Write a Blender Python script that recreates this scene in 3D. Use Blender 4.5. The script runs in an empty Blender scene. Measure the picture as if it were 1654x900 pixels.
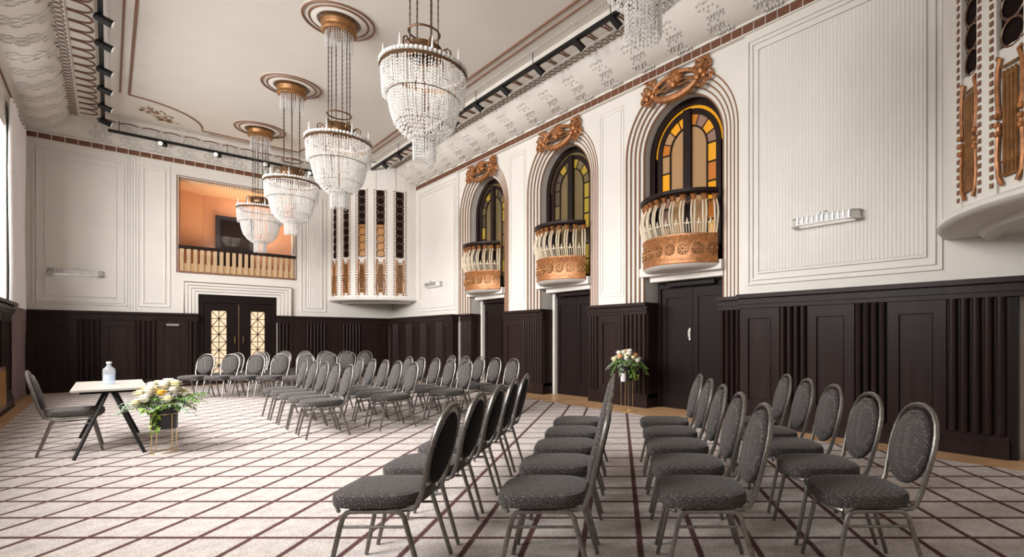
import bpy, math, random
from mathutils import Vector, Matrix
random.seed(7)
PI = math.pi
scene = bpy.context.scene
COL = scene.collection

# ------------------------------------------------------------------ camera
EYE = 1.35
cam_d = bpy.data.cameras.new('camera')
cam = bpy.data.objects.new('camera', cam_d)
COL.objects.link(cam)
cam.location = (0, 0, EYE)
cam.rotation_euler = (PI / 2, 0, -PI / 4)          # level, looking along (+x, +y)
cam_d.sensor_width = 36.0
cam_d.lens = 36.0 * 824.0 / 1654.0
cam_d.shift_x = -(1000.0 - 827.0) / 1654.0
cam_d.shift_y = (545.0 - 450.0) / 1654.0
cam_d.clip_start = 0.05
scene.camera = cam

# ------------------------------------------------------------------ world, daylight, exposure
w = bpy.data.worlds.new('sky')
scene.world = w
w.use_nodes = True
w.node_tree.nodes['Background'].inputs[0].default_value = (0.85, 0.92, 1.0, 1)
w.node_tree.nodes['Background'].inputs[1].default_value = 1.0
WIN_Y = (4.27, 7.64, 11.01, 14.4)              # window centres along the left wall
WIN_W, WIN_Z0, WIN_Z1 = 2.45, 2.0, 5.45
for wy in WIN_Y:
    ld = bpy.data.lights.new('daylight', 'AREA')
    ld.shape = 'RECTANGLE'
    ld.size = 3.2
    ld.size_y = 3.0
    ld.energy = 960
    ld.color = (1.0, 0.985, 0.965)
    lo = bpy.data.objects.new('daylight', ld)
    COL.objects.link(lo)
    lo.location = (-2.75, wy, 4.75)
    lo.rotation_euler = (0, -PI / 2 + math.radians(36), math.radians(24))   # sky light falling in, down and towards the far end
    ld.spread = PI
scene.view_settings.view_transform = 'Standard'
scene.view_settings.look = 'None'
scene.view_settings.gamma = 1
scene.view_settings.exposure = 0.08
try:
    scene.view_settings.use_curve_mapping = False
except Exception:
    pass

# ------------------------------------------------------------------ materials
MATS = {}


def mat(name, col, rough=0.5, metal=0.0, spec=0.5, emit=None, es=0.0, trans=0.0, alpha=1.0, coat=0.0):
    m = bpy.data.materials.new(name)
    m.use_nodes = True
    b = m.node_tree.nodes['Principled BSDF']
    b.inputs['Base Color'].default_value = (*col, 1)
    b.inputs['Roughness'].default_value = rough
    b.inputs['Metallic'].default_value = metal
    b.inputs['Specular IOR Level'].default_value = spec
    b.inputs['Transmission Weight'].default_value = trans
    b.inputs['Alpha'].default_value = alpha
    b.inputs['Coat Weight'].default_value = coat
    if emit:
        b.inputs['Emission Color'].default_value = (*emit, 1)
        b.inputs['Emission Strength'].default_value = es
    MATS[name] = m
    return m


def noise_tint(m, amount=0.15, scale=3.0, detail=6, bump=0.0, bscale=60.0, stretch=None):
    nt = m.node_tree
    b = nt.nodes['Principled BSDF']
    tc = nt.nodes.new('ShaderNodeTexCoord')
    src = tc.outputs['Object']
    if stretch:
        mp = nt.nodes.new('ShaderNodeMapping')
        mp.inputs['Scale'].default_value = stretch
        nt.links.new(src, mp.inputs[0])
        src = mp.outputs[0]
    n = nt.nodes.new('ShaderNodeTexNoise')
    n.inputs['Scale'].default_value = scale
    n.inputs['Detail'].default_value = detail
    nt.links.new(src, n.inputs['Vector'])
    col = list(b.inputs['Base Color'].default_value)[:3]
    r = nt.nodes.new('ShaderNodeValToRGB')
    r.color_ramp.elements[0].position = 0.3
    r.color_ramp.elements[1].position = 0.7
    r.color_ramp.elements[0].color = (*[c * (1 - amount) for c in col], 1)
    r.color_ramp.elements[1].color = (*[min(1, c * (1 + amount)) for c in col], 1)
    nt.links.new(n.outputs['Fac'], r.inputs[0])
    nt.links.new(r.outputs[0], b.inputs['Base Color'])
    if bump:
        n2 = nt.nodes.new('ShaderNodeTexNoise')
        n2.inputs['Scale'].default_value = bscale
        nt.links.new(src, n2.inputs['Vector'])
        bp = nt.nodes.new('ShaderNodeBump')
        bp.inputs['Strength'].default_value = bump
        bp.inputs['Distance'].default_value = 0.01
        nt.links.new(n2.outputs['Fac'], bp.inputs['Height'])
        nt.links.new(bp.outputs[0], b.inputs['Normal'])
    return m


noise_tint(mat('plaster', (0.685, 0.65, 0.60), 0.6, spec=0.3), 0.03, 1.5)
noise_tint(mat('ceiling_paint', (0.65, 0.61, 0.555), 0.7, spec=0.2), 0.03, 0.8)
noise_tint(mat('relief_plaster', (0.66, 0.62, 0.56), 0.65, spec=0.2), 0.05, 4, bump=0.15, bscale=9)
mat('relief_motif', (0.60, 0.57, 0.525), 0.6)
noise_tint(mat('dark_wood', (0.021, 0.0118, 0.0105), 0.36, spec=0.15), 0.25, 2.5, stretch=(4, 4, 0.35))
mat('dark_door', (0.012, 0.0072, 0.0066), 0.42, spec=0.12)
mat('rib_brown', (0.27, 0.135, 0.07), 0.45)
noise_tint(mat('brown_trim', (0.145, 0.052, 0.024), 0.5), 0.3, 8)
mat('brown_line', (0.19, 0.085, 0.045), 0.5)
noise_tint(mat('copper', (0.34, 0.135, 0.045), 0.4, metal=0.35), 0.4, 16)
noise_tint(mat('gold_brown', (0.27, 0.125, 0.042), 0.38, metal=0.45), 0.3, 10)
mat('cream_bar', (0.68, 0.57, 0.42), 0.45)
mat('black_metal', (0.009, 0.008, 0.008), 0.5, spec=0.25)
mat('bronze', (0.14, 0.075, 0.035), 0.35, metal=0.7)
mat('gold_wire', (0.75, 0.55, 0.25), 0.25, metal=1.0)
mat('crystal', (0.86, 0.84, 0.82), 0.07, spec=0.9, trans=0.28)
mat('crystal_cap', (0.88, 0.86, 0.84), 0.15, spec=0.8)
mat('white_metal', (0.75, 0.73, 0.70), 0.3)
mat('chrome', (0.75, 0.74, 0.72), 0.2, metal=1.0)
mat('grey_metal', (0.45, 0.43, 0.41), 0.3, metal=0.8)
noise_tint(mat('chair_metal', (0.22, 0.205, 0.19), 0.34, metal=0.85), 0.25, 40)
mat('chair_rear_shade', (0.010, 0.009, 0.009), 0.8, spec=0.15)  # near-black colour carries the shade on the fabric's rear face
mat('grip_hole_dark', (0.01, 0.01, 0.01), 0.6)
mat('orange_wall', (0.66, 0.34, 0.185), 0.7)
mat('peach_ceiling', (0.80, 0.52, 0.31), 0.7)
mat('loggia_door', (0.02, 0.017, 0.022), 0.4)
mat('curtain_white', (0.82, 0.79, 0.79), 0.8)
mat('curtain_mauve', (0.17, 0.115, 0.12), 0.8)
mat('dark_void', (0.006, 0.005, 0.005), 0.8)
noise_tint(mat('tabletop', (0.40, 0.355, 0.315), 0.4), 0.08, 6, stretch=(1, 8, 1))
mat('pot_black', (0.008, 0.008, 0.009), 0.3)
mat('slat_wood', (0.46, 0.27, 0.12), 0.5)
mat('post_wood', (0.55, 0.38, 0.22), 0.5)
mat('rod_metal', (0.10, 0.08, 0.065), 0.35, metal=0.6)
mat('sconce_body', (0.50, 0.48, 0.455), 0.35)
mat('pot_white', (0.75, 0.73, 0.72), 0.4)
mat('leaf_green', (0.10, 0.19, 0.04), 0.5)
mat('leaf_bright', (0.24, 0.40, 0.05), 0.5)
mat('leaf_sage', (0.25, 0.32, 0.22), 0.6)
mat('petal_white', (0.86, 0.83, 0.74), 0.6)
mat('petal_cream', (0.85, 0.80, 0.55), 0.6)
mat('petal_yellow', (0.85, 0.55, 0.10), 0.6)
mat('petal_peach', (0.85, 0.50, 0.24), 0.6)
mat('bottle_glass', (0.97, 0.985, 1.0), 0.02, spec=0.5, trans=1.0)
mat('bottle_water', (0.86, 0.91, 0.95), 0.03, trans=0.95)
mat('window_frame', (0.74, 0.72, 0.70), 0.4)
mat('sill_brown', (0.16, 0.075, 0.055), 0.45)
mat('radiator_gold', (0.42, 0.22, 0.06), 0.4, metal=0.4)
mat('door_glass', (0.70, 0.52, 0.36), 0.15, emit=(1.0, 0.72, 0.46), es=0.42)  # emission stands in for the lit lobby behind the door
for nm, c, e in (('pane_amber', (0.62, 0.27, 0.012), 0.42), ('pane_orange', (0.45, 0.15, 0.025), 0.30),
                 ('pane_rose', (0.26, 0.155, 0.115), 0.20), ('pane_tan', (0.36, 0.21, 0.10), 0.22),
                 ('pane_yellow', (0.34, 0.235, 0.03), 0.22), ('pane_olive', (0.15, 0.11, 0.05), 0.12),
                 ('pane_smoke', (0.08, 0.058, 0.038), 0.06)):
    mat(nm, c, 0.12, emit=c, es=e)  # backlight from the room behind is put into the panes as emission
mat('amber_back', (0.36, 0.15, 0.02), 0.3, emit=(0.8, 0.32, 0.03), es=0.06)  # amber glow behind the grille, put into colour and faint emission
mat('grille_dark', (0.012, 0.006, 0.005), 0.8, spec=0.1)
mat('grille_ring', (0.16, 0.095, 0.06), 0.4, metal=0.4)
mat('lamp_glass', (0.8, 0.78, 0.75), 0.3, emit=(1, 0.95, 0.88), es=0.4)

# clear window glass: mostly lets the daylight through
gm = bpy.data.materials.new('window_glass')
gm.use_nodes = True
nt = gm.node_tree
nt.nodes.clear()
o_ = nt.nodes.new('ShaderNodeOutputMaterial')
mx = nt.nodes.new('ShaderNodeMixShader')
tr = nt.nodes.new('ShaderNodeBsdfTransparent')
gl = nt.nodes.new('ShaderNodeBsdfGlossy')
gl.inputs['Roughness'].default_value = 0.05
mx.inputs[0].default_value = 0.03
nt.links.new(tr.outputs[0], mx.inputs[1])
nt.links.new(gl.outputs[0], mx.inputs[2])
nt.links.new(mx.outputs[0], o_.inputs[0])
MATS['window_glass'] = gm


for nm_, fac, tint in (('bottle_clear', 0.22, (0.95, 0.97, 1.0)), ('water_clear', 0.30, (0.80, 0.88, 0.95))):
    bm2 = bpy.data.materials.new(nm_)
    bm2.use_nodes = True
    nb2 = bm2.node_tree
    pb = nb2.nodes['Principled BSDF']
    pb.inputs['Base Color'].default_value = (*tint, 1)
    pb.inputs['Roughness'].default_value = 0.05
    t2 = nb2.nodes.new('ShaderNodeBsdfTransparent')
    t2.inputs[0].default_value = (*tint, 1)
    m2 = nb2.nodes.new('ShaderNodeMixShader')
    m2.inputs[0].default_value = fac
    nb2.links.new(t2.outputs[0], m2.inputs[1])
    nb2.links.new(pb.outputs[0], m2.inputs[2])
    nb2.links.new(m2.outputs[0], nb2.nodes['Material Output'].inputs[0])
    MATS[nm_] = bm2


def math_node(nt, op, a, b=None):
    n = nt.nodes.new('ShaderNodeMath')
    n.operation = op
    for i, x in enumerate((a, b)):
        if x is None:
            continue
        if isinstance(x, (int, float)):
            n.inputs[i].default_value = x
        else:
            nt.links.new(x, n.inputs[i])
    return n.outputs[0]


# carpet: woven square grid of brown lines laid diagonally to the room
def carpet_material():
    m = mat('carpet', (0.62, 0.56, 0.52), 0.95, spec=0.1)
    nt = m.node_tree
    b = nt.nodes['Principled BSDF']
    tc = nt.nodes.new('ShaderNodeTexCoord')
    wob = nt.nodes.new('ShaderNodeTexNoise')
    wob.inputs['Scale'].default_value = 55
    nt.links.new(tc.outputs['Object'], wob.inputs['Vector'])
    sp = nt.nodes.new('ShaderNodeSeparateXYZ')
    nt.links.new(tc.outputs['Object'], sp.inputs[0])
    s = math.sqrt(0.5)
    X = math_node(nt, 'MULTIPLY', sp.outputs[0], s)
    Y = math_node(nt, 'MULTIPLY', sp.outputs[1], s)
    dd = math_node(nt, 'ADD', X, Y)
    rr = math_node(nt, 'SUBTRACT', X, Y)
    wv = math_node(nt, 'MULTIPLY', math_node(nt, 'SUBTRACT', wob.outputs['Fac'], 0.5), 0.012)

    def lines(val, cell, phase, width):
        t = math_node(nt, 'ADD', math_node(nt, 'SUBTRACT', val, phase), wv)
        t = math_node(nt, 'DIVIDE', t, cell)
        fr = math_node(nt, 'FRACT', math_node(nt, 'ADD', t, 100.5))
        ab = math_node(nt, 'ABSOLUTE', math_node(nt, 'SUBTRACT', fr, 0.5))
        mr = nt.nodes.new('ShaderNodeMapRange')
        mr.inputs['From Min'].default_value = width * 0.5 / cell
        mr.inputs['From Max'].default_value = (width * 0.5 + 0.010) / cell
        mr.inputs['To Min'].default_value = 1
        mr.inputs['To Max'].default_value = 0
        nt.links.new(ab, mr.inputs['Value'])
        return mr.outputs[0]
    l1 = lines(dd, 0.3754, 3.405, 0.027)
    l2 = lines(rr, 0.3685, 0.1345, 0.031)
    ln = math_node(nt, 'MAXIMUM', l1, l2)
    sp1 = nt.nodes.new('ShaderNodeTexNoise')
    sp1.inputs['Scale'].default_value = 130
    sp1.inputs['Detail'].default_value = 3
    nt.links.new(tc.outputs['Object'], sp1.inputs['Vector'])
    sp2 = nt.nodes.new('ShaderNodeTexNoise')
    sp2.inputs['Scale'].default_value = 9
    nt.links.new(tc.outputs['Object'], sp2.inputs['Vector'])
    mixv = math_node(nt, 'ADD', math_node(nt, 'MULTIPLY', sp1.outputs['Fac'], 0.75), math_node(nt, 'MULTIPLY', sp2.outputs['Fac'], 0.25))
    rp = nt.nodes.new('ShaderNodeValToRGB')
    rp.color_ramp.elements[0].position = 0.36
    rp.color_ramp.elements[1].position = 0.62
    rp.color_ramp.elements[0].color = (0.33, 0.285, 0.265, 1)
    rp.color_ramp.elements[1].color = (0.60, 0.545, 0.515, 1)
    nt.links.new(mixv, rp.inputs[0])
    rp2 = nt.nodes.new('ShaderNodeValToRGB')
    rp2.color_ramp.elements[0].color = (0.050, 0.022, 0.022, 1)
    rp2.color_ramp.elements[1].color = (0.13, 0.065, 0.060, 1)
    nt.links.new(sp1.outputs['Fac'], rp2.inputs[0])
    mc = nt.nodes.new('ShaderNodeMixRGB')
    nt.links.new(ln, mc.inputs[0])
    nt.links.new(rp.outputs[0], mc.inputs[1])
    nt.links.new(rp2.outputs[0], mc.inputs[2])
    nt.links.new(mc.outputs[0], b.inputs['Base Color'])
    bp = nt.nodes.new('ShaderNodeBump')
    bp.inputs['Strength'].default_value = 0.25
    bp.inputs['Distance'].default_value = 0.006
    nt.links.new(sp1.outputs['Fac'], bp.inputs['Height'])
    nt.links.new(bp.outputs[0], b.inputs['Normal'])


carpet_material()


def parquet_material():
    m = mat('parquet', (0.45, 0.25, 0.11), 0.35)
    nt = m.node_tree
    b = nt.nodes['Principled BSDF']
    tc = nt.nodes.new('ShaderNodeTexCoord')
    mp = nt.nodes.new('ShaderNodeMapping')
    mp.inputs['Rotation'].default_value = (0, 0, PI / 4)
    nt.links.new(tc.outputs['Object'], mp.inputs[0])
    br = nt.nodes.new('ShaderNodeTexBrick')
    br.inputs['Scale'].default_value = 1.0
    br.inputs['Brick Width'].default_value = 0.5
    br.inputs['Row Height'].default_value = 0.09
    br.inputs['Mortar Size'].default_value = 0.002
    br.inputs['Color1'].default_value = (0.62, 0.38, 0.20, 1)
    br.inputs['Color2'].default_value = (0.48, 0.27, 0.13, 1)
    br.inputs['Mortar'].default_value = (0.10, 0.05, 0.025, 1)
    nt.links.new(mp.outputs[0], br.inputs['Vector'])
    nt.links.new(br.outputs['Color'], b.inputs['Base Color'])


parquet_material()


def fabric_material():
    m = mat('chair_fabric', (0.05, 0.045, 0.044), 0.85, spec=0.2)
    nt = m.node_tree
    b = nt.nodes['Principled BSDF']
    b.inputs['Sheen Weight'].default_value = 0.12
    b.inputs['Sheen Roughness'].default_value = 0.45
    tc = nt.nodes.new('ShaderNodeTexCoord')
    mp = nt.nodes.new('ShaderNodeMapping')
    mp.inputs['Rotation'].default_value = (0.35, 0.28, 0.78)
    nt.links.new(tc.outputs['Object'], mp.inputs[0])
    vo = nt.nodes.new('ShaderNodeTexVoronoi')
    vo.inputs['Scale'].default_value = 78
    vo.inputs['Randomness'].default_value = 0.25
    nt.links.new(mp.outputs[0], vo.inputs['Vector'])
    mr = nt.nodes.new('ShaderNodeMapRange')
    mr.inputs['From Min'].default_value = 0.13
    mr.inputs['From Max'].default_value = 0.25
    mr.inputs['To Min'].default_value = 1
    mr.inputs['To Max'].default_value = 0
    nt.links.new(vo.outputs['Distance'], mr.inputs['Value'])
    no = nt.nodes.new('ShaderNodeTexNoise')
    no.inputs['Scale'].default_value = 220
    nt.links.new(tc.outputs['Object'], no.inputs['Vector'])
    rp = nt.nodes.new('ShaderNodeValToRGB')
    rp.color_ramp.elements[0].position = 0.35
    rp.color_ramp.elements[1].position = 0.7
    rp.color_ramp.elements[0].color = (0.031, 0.0262, 0.0255, 1)
    rp.color_ramp.elements[1].color = (0.094, 0.082, 0.079, 1)
    nt.links.new(no.outputs['Fac'], rp.inputs[0])
    mc = nt.nodes.new('ShaderNodeMixRGB')
    nt.links.new(mr.outputs[0], mc.inputs[0])
    nt.links.new(rp.outputs[0], mc.inputs[1])
    mc.inputs[2].default_value = (0.38, 0.355, 0.34, 1)
    nt.links.new(mc.outputs[0], b.inputs['Base Color'])


fabric_material()


# ------------------------------------------------------------------ mesh helpers
class MB:
    def __init__(self, fmap=None):
        self.v, self.f, self.m = [], [], fmap

    def add(self, vs, fs):
        n = len(self.v)
        self.v.extend(tuple(p) for p in vs)
        self.f.extend(tuple(n + i for i in q) for q in fs)
        return self

    def box(self, x0, x1, y0, y1, z0, z1):
        vs = [(x, y, z) for x in (x0, x1) for y in (y0, y1) for z in (z0, z1)]
        return self.add(vs, [(0, 1, 3, 2), (4, 6, 7, 5), (0, 4, 5, 1), (2, 3, 7, 6), (0, 2, 6, 4), (1, 5, 7, 3)])

    def prism(self, poly, h0, h1, place=None):
        """poly: 2-D outline; place(a, b, h) -> point"""
        place = place or (lambda a, b, h: (a, b, h))
        n = len(poly)
        vs = [place(a, b, h0) for a, b in poly] + [place(a, b, h1) for a, b in poly]
        fs = [tuple(range(n))[::-1], tuple(range(n, 2 * n))]
        fs += [(i, (i + 1) % n, n + (i + 1) % n, n + i) for i in range(n)]
        return self.add(vs, fs)

    def strip(self, rows, closed=False):
        """rows of equal length; quads between neighbouring rows"""
        n = len(rows[0])
        vs = [p for r in rows for p in r]
        fs = []
        for i in range(len(rows) - 1):
            for j in range(n if closed else n - 1):
                a, b = i * n + j, i * n + (j + 1) % n
                fs.append((a, b, b + n, a + n))
        return self.add(vs, fs)

    def tube(self, path, rad, n=8, closed=False, cap=True):
        pts = [Vector(p) for p in path]
        k = len(pts)
        rads = rad if isinstance(rad, (list, tuple)) else [rad] * k
        rows = []
        up = None
        for i, p in enumerate(pts):
            a = pts[i - 1] if (i > 0 or closed) else p
            b = pts[(i + 1) % k] if (i < k - 1 or closed) else p
            t = (b - a)
            if t.length < 1e-9:
                t = Vector((0, 0, 1))
            t.normalize()
            if up is None:
                up = Vector((0, 0, 1)) if abs(t.z) < 0.9 else Vector((1, 0, 0))
            s = t.cross(up)
            if s.length < 1e-6:
                s = t.cross(Vector((0.3, 1, 0.2)))
            s.normalize()
            up = s.cross(t).normalized()
            rows.append([p + (s * math.cos(2 * PI * j / n) + up * math.sin(2 * PI * j / n)) * rads[i] for j in range(n)])
        if closed:
            rows.append(rows[0])
        base = len(self.v)
        self.strip(rows, closed=True)
        if cap and not closed:
            self.f.append(tuple(base + j for j in range(n))[::-1])
            self.f.append(tuple(base + (k - 1) * n + j for j in range(n)))
        return self

    def lathe(self, prof, n=24, c=(0, 0), a0=0, a1=2 * PI):
        full = abs(a1 - a0 - 2 * PI) < 1e-6
        m = n if full else n + 1
        rows = []
        for r, z in prof:
            rows.append([(c[0] + r * math.cos(a0 + (a1 - a0) * j / n), c[1] + r * math.sin(a0 + (a1 - a0) * j / n), z) for j in range(m)])
        return self.strip(rows, closed=full)

    def ball(self, c, r, n=8, sz=1.0):
        k = max(3, n // 2)
        prof = [(max(1e-4, r * math.sin(PI * i / k)), -r * sz * math.cos(PI * i / k)) for i in range(k + 1)]
        rows = [[(c[0] + pr * math.cos(2 * PI * j / n), c[1] + pr * math.sin(2 * PI * j / n), c[2] + pz) for j in range(n)] for pr, pz in prof]
        return self.strip(rows, closed=True)

    def octa(self, c, r, h):
        x, y, z = c
        return self.add([(x + r, y, z), (x, y + r, z), (x - r, y, z), (x, y - r, z), (x, y, z + h), (x, y, z - h)],
                        [(0, 1, 4), (1, 2, 4), (2, 3, 4), (3, 0, 4), (1, 0, 5), (2, 1, 5), (3, 2, 5), (0, 3, 5)])

    def mesh(self, name, material, smooth=True):
        me = bpy.data.meshes.new(name)
        vs = [self.m(*p) for p in self.v] if self.m else self.v
        me.from_pydata([tuple(p) for p in vs], [], self.f)
        me.materials.append(MATS[material])
        if smooth:
            me.polygons.foreach_set('use_smooth', [True] * len(me.polygons))
            try:
                me.set_sharp_from_angle(angle=math.radians(40))
            except Exception:
                pass
        me.validate()
        me.update()
        return me

    def build(self, name, material, parent=None, smooth=True, loc=None):
        return link(name, self.mesh(name, material, smooth), parent, loc)


def fix_normals(me):
    import bmesh
    bm = bmesh.new()
    bm.from_mesh(me)
    bmesh.ops.recalc_face_normals(bm, faces=bm.faces)
    bm.to_mesh(me)
    bm.free()


def link(name, me, parent=None, loc=None, rot=None):
    o = bpy.data.objects.new(name, me)
    COL.objects.link(o)
    if parent is not None:
        o.parent = parent
    if loc is not None:
        o.location = loc
    if rot is not None:
        o.rotation_euler = rot
    return o


def tag(o, label, cat, group=None):
    o['label'] = label
    o['category'] = cat
    if group:
        o['group'] = group
    return o


def thing(name, label, cat, loc=(0, 0, 0), rz=0.0, group=None):
    o = bpy.data.objects.new(name, None)
    COL.objects.link(o)
    o.location = loc
    o.rotation_euler = (0, 0, rz)
    return tag(o, label, cat, group)


def struct(o, label=None):
    o['kind'] = 'structure'
    if label:
        o['label'] = label
    return o


def stuff(o):
    o['kind'] = 'stuff'
    return o


def copy_tree(o, parent=None):
    c = o.copy()
    COL.objects.link(c)
    c.parent = parent
    for ch in o.children:
        copy_tree(ch, c)
    return c


def place_right(X):           # (u along +y, v out of the wall towards the room, z)
    return lambda u, v, z: (X - v, u, z)


def place_far(Y):             # (u along +x, v out of the wall towards the room, z)
    return lambda u, v, z: (u, Y - v, z)


def place_left(X):
    return lambda u, v, z: (X + v, u, z)


# ------------------------------------------------------------------ dimensions
XL, XR, YF, YN = -1.44, 7.15, 18.6, -0.45      # inner faces of the room
XA = 7.20                                       # recessed arcade part of the right wall
Z_WAIN, Z_CORN, Z_CEIL = 2.0, 6.15, 6.95
ARCH_Y = (5.74, 9.09, 12.455)
R_OUT, R_IN, SPRING = 1.2625, 0.907, 4.81
ARC_A, ARC_B = 4.33, 13.75                      # extent of the arcade along y
DOORS = ((4.866, 6.483), (8.147, 9.77), (11.453, 13.104))
DOOR_H = 2.40

# ------------------------------------------------------------------ floor
fl = MB().box(XL - 0.4, 8.6, YN - 0.3, YF + 0.3, -0.12, 0.0).build('floor', 'parquet', smooth=False)
struct(fl, 'oak parquet floor showing as a border around the carpet')
cp = MB().box(-1.11, 6.46, YN + 0.25, 18.05, 0.001, 0.012).build('carpet', 'carpet', smooth=False)
tag(cp, 'pale carpet with a grid of brown lines covering the hall floor', 'carpet')

# ------------------------------------------------------------------ walls
# right wall: plain flanks and the recessed arcade with three arched openings
wr = MB()
wr.box(XR, XR + 0.9, YN, ARC_A, 0, 7.0)
wr.box(XR, XR + 0.9, ARC_B, YF, 0, 7.0)
wall_right = struct(wr.build('wall_right', 'plaster', smooth=False), 'cream plaster wall with arched balcony openings')
ZB = 6.4                                        # arcade wall face, drawn around the arches
face = MB()
edges = [ARC_A] + [0.5 * (ARCH_Y[i] + ARCH_Y[i + 1]) for i in range(2)] + [ARC_B]
for i, yc in enumerate(ARCH_Y):
    a, b = edges[i], edges[i + 1]
    n = 32
    inner = [(yc - R_OUT, Z_WAIN - 0.02)] + [(yc - R_OUT * math.cos(PI * j / n), SPRING + R_OUT * math.sin(PI * j / n)) for j in range(n + 1)] + [(yc + R_OUT, Z_WAIN - 0.02)]
    outer = [(a, Z_WAIN - 0.02)]
    for j in range(n + 1):
        t = PI * j / n
        cx, sz = -math.cos(t), math.sin(t)
        hw = (yc - a) if cx < 0 else (b - yc)
        k = min(hw / abs(cx) if abs(cx) > 1e-6 else 1e9, (ZB - SPRING) / sz if sz > 1e-6 else 1e9)
        outer.append((yc + cx * k, SPRING + sz * k))
    outer.append((b, Z_WAIN - 0.02))
    face.strip([[(XA, y, z) for y, z in inner], [(XA, y, z) for y, z in outer]])
    for y0 in (a, b):
        pass
    # fill the corners of the outer rectangle
    for sgn, yy in ((-1, a), (1, b)):
        hw = abs(yy - yc)
        tc_ = math.atan2(ZB - SPRING, hw)
        pts = [p for p in outer[1:-1] if (p[0] - yc) * sgn > 0]
        below = [p for p in pts if abs(p[0] - yy) < 1e-6]
        above = [p for p in pts if abs(p[1] - ZB) < 1e-6]
        p1 = max(below, key=lambda p: p[1])
        p2 = max(above, key=lambda p: abs(p[0] - yc))
        face.add([(XA, p1[0], p1[1]), (XA, yy, ZB), (XA, p2[0], p2[1])], [(0, 1, 2)])
face.box(XA, XA + 0.8, ARC_A, ARC_B, ZB, 7.0)
face.build('arcade_face', 'plaster', wall_right, smooth=False)


def arch_path(yc, r, z0, n=28):
    return [(yc - r, z0)] + [(yc - r * math.cos(PI * j / n), SPRING + r * math.sin(PI * j / n)) for j in range(n + 1)] + [(yc + r, z0)]


for i, yc in enumerate(ARCH_Y):
    # stepped cream archivolt, then the reveal back to the window
    steps = []
    N = 5
    for k in range(N):
        r = R_OUT - (R_OUT - R_IN) * k / (N - 1)
        x = XA + 0.03 * k
        steps.append((r, x))
        if k < N - 1:
            steps.append((r, x + 0.03))
    am = MB()
    rows = []
    for r, x in steps + [(R_IN, XA + 0.62)]:
        rows.append([(x, y, z) for y, z in arch_path(yc, r, Z_WAIN + 0.02)])
    am.strip(rows)
    am.build('archivolt', 'plaster', wall_right)
    for k in range(N):
        r = R_OUT - (R_OUT - R_IN) * k / (N - 1)
        x = XA + 0.03 * k
        rb = MB()
        rb.tube([(x, y, z) for y, z in arch_path(yc, r, Z_WAIN + 0.02)], 0.014, 6)
        rb.build('arch_rib', 'rib_brown', wall_right)
    # solid wall behind around the window level
    bk = MB()
    bk.box(XA + 0.62, XA + 0.8, yc - 1.35, yc - R_IN, 2.6, ZB)
    bk.box(XA + 0.62, XA + 0.8, yc + R_IN, yc + 1.35, 2.6, ZB)
    bk.build('reveal_back', 'plaster', wall_right, smooth=False)
    # floor slab of the balcony / head of the door recess
    MB().box(XA + 0.02, XA + 0.8, yc - 0.93, yc + 0.93, DOOR_H + 0.10, 2.66).build('recess_soffit', 'plaster', wall_right, smooth=False)

# far wall with the loggia and the door openings
LX0, LX1, LZ0, LZ1 = 1.356, 4.14, 3.15, 5.80
DX0, DX1, DZ1 = 1.78, 3.66, 2.575
wf = MB()
T = 0.45
for x0, x1, z0, z1 in ((XL - 0.4, LX0, 0, 7.0), (LX1, XR + 0.9, 0, 7.0), (LX0, LX1, LZ1, 7.0), (LX0, LX1, DZ1, LZ0),
                       (LX0, DX0, 0, DZ1), (DX1, LX1, 0, DZ1)):
    wf.box(x0, x1, YF, YF + T, z0, z1)
wall_far = struct(wf.build('wall_far', 'plaster', smooth=False), 'cream panelled end wall with a loggia above a double door')

# left wall with tall windows
wl = MB()
ys = [YN - 0.3]
for wy in WIN_Y:
    ys += [wy - WIN_W / 2, wy + WIN_W / 2]
ys.append(YF + 0.3)
for i in range(0, len(ys), 2):
    wl.box(XL - 0.35, XL, ys[i], ys[i + 1], 0, 7.0)
for wy in WIN_Y:
    wl.box(XL - 0.35, XL, wy - WIN_W / 2, wy + WIN_W / 2, 0, WIN_Z0)
    wl.box(XL - 0.35, XL, wy - WIN_W / 2, wy + WIN_W / 2, WIN_Z1, 7.0)
struct(wl.build('wall_left', 'plaster', smooth=False), 'window wall on the left of the hall')
for i, wy in enumerate(WIN_Y):
    fr = MB()
    a, b = wy - WIN_W / 2, wy + WIN_W / 2
    for y0, y1, z0, z1 in ((a, a + 0.08, WIN_Z0, WIN_Z1), (b - 0.08, b, WIN_Z0, WIN_Z1), (a + 0.08, b - 0.08, WIN_Z0, WIN_Z0 + 0.09), (a + 0.08, b - 0.08, WIN_Z1 - 0.09, WIN_Z1),
                           (wy - 0.04, wy + 0.04, WIN_Z0 + 0.09, WIN_Z1 - 0.09), (a + 0.08, wy - 0.04, 4.35, 4.43), (wy + 0.04, b - 0.08, 4.35, 4.43)):
        fr.box(XL - 0.24, XL - 0.17, y0, y1, z0, z1)
    wn = struct(fr.build('window_%d' % (i + 1), 'window_frame', smooth=False), 'tall white framed window in the left wall')
    MB().box(XL - 0.21, XL - 0.20, a + 0.06, b - 0.06, WIN_Z0 + 0.06, WIN_Z1 - 0.06).build('pane', 'window_glass', wn, smooth=False)
    MB().box(XL - 0.12, XL + 0.10, a - 0.05, b + 0.05, WIN_Z0 - 0.07, WIN_Z0).build('window_sill', 'sill_brown', wn, smooth=False)
wnr = MB().box(XL - 0.3, 8.5, YN - 0.3, YN, 0, 7.0).build('wall_near', 'plaster', smooth=False)
struct(wnr, 'cream wall behind the viewpoint')

# ------------------------------------------------------------------ ceiling: coves, egg border, flat field
CX0, CX1 = -1.30, XR                            # faces from which the side coves spring
SC = 0.32                                       # the end cove is tighter than the side coves


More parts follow.
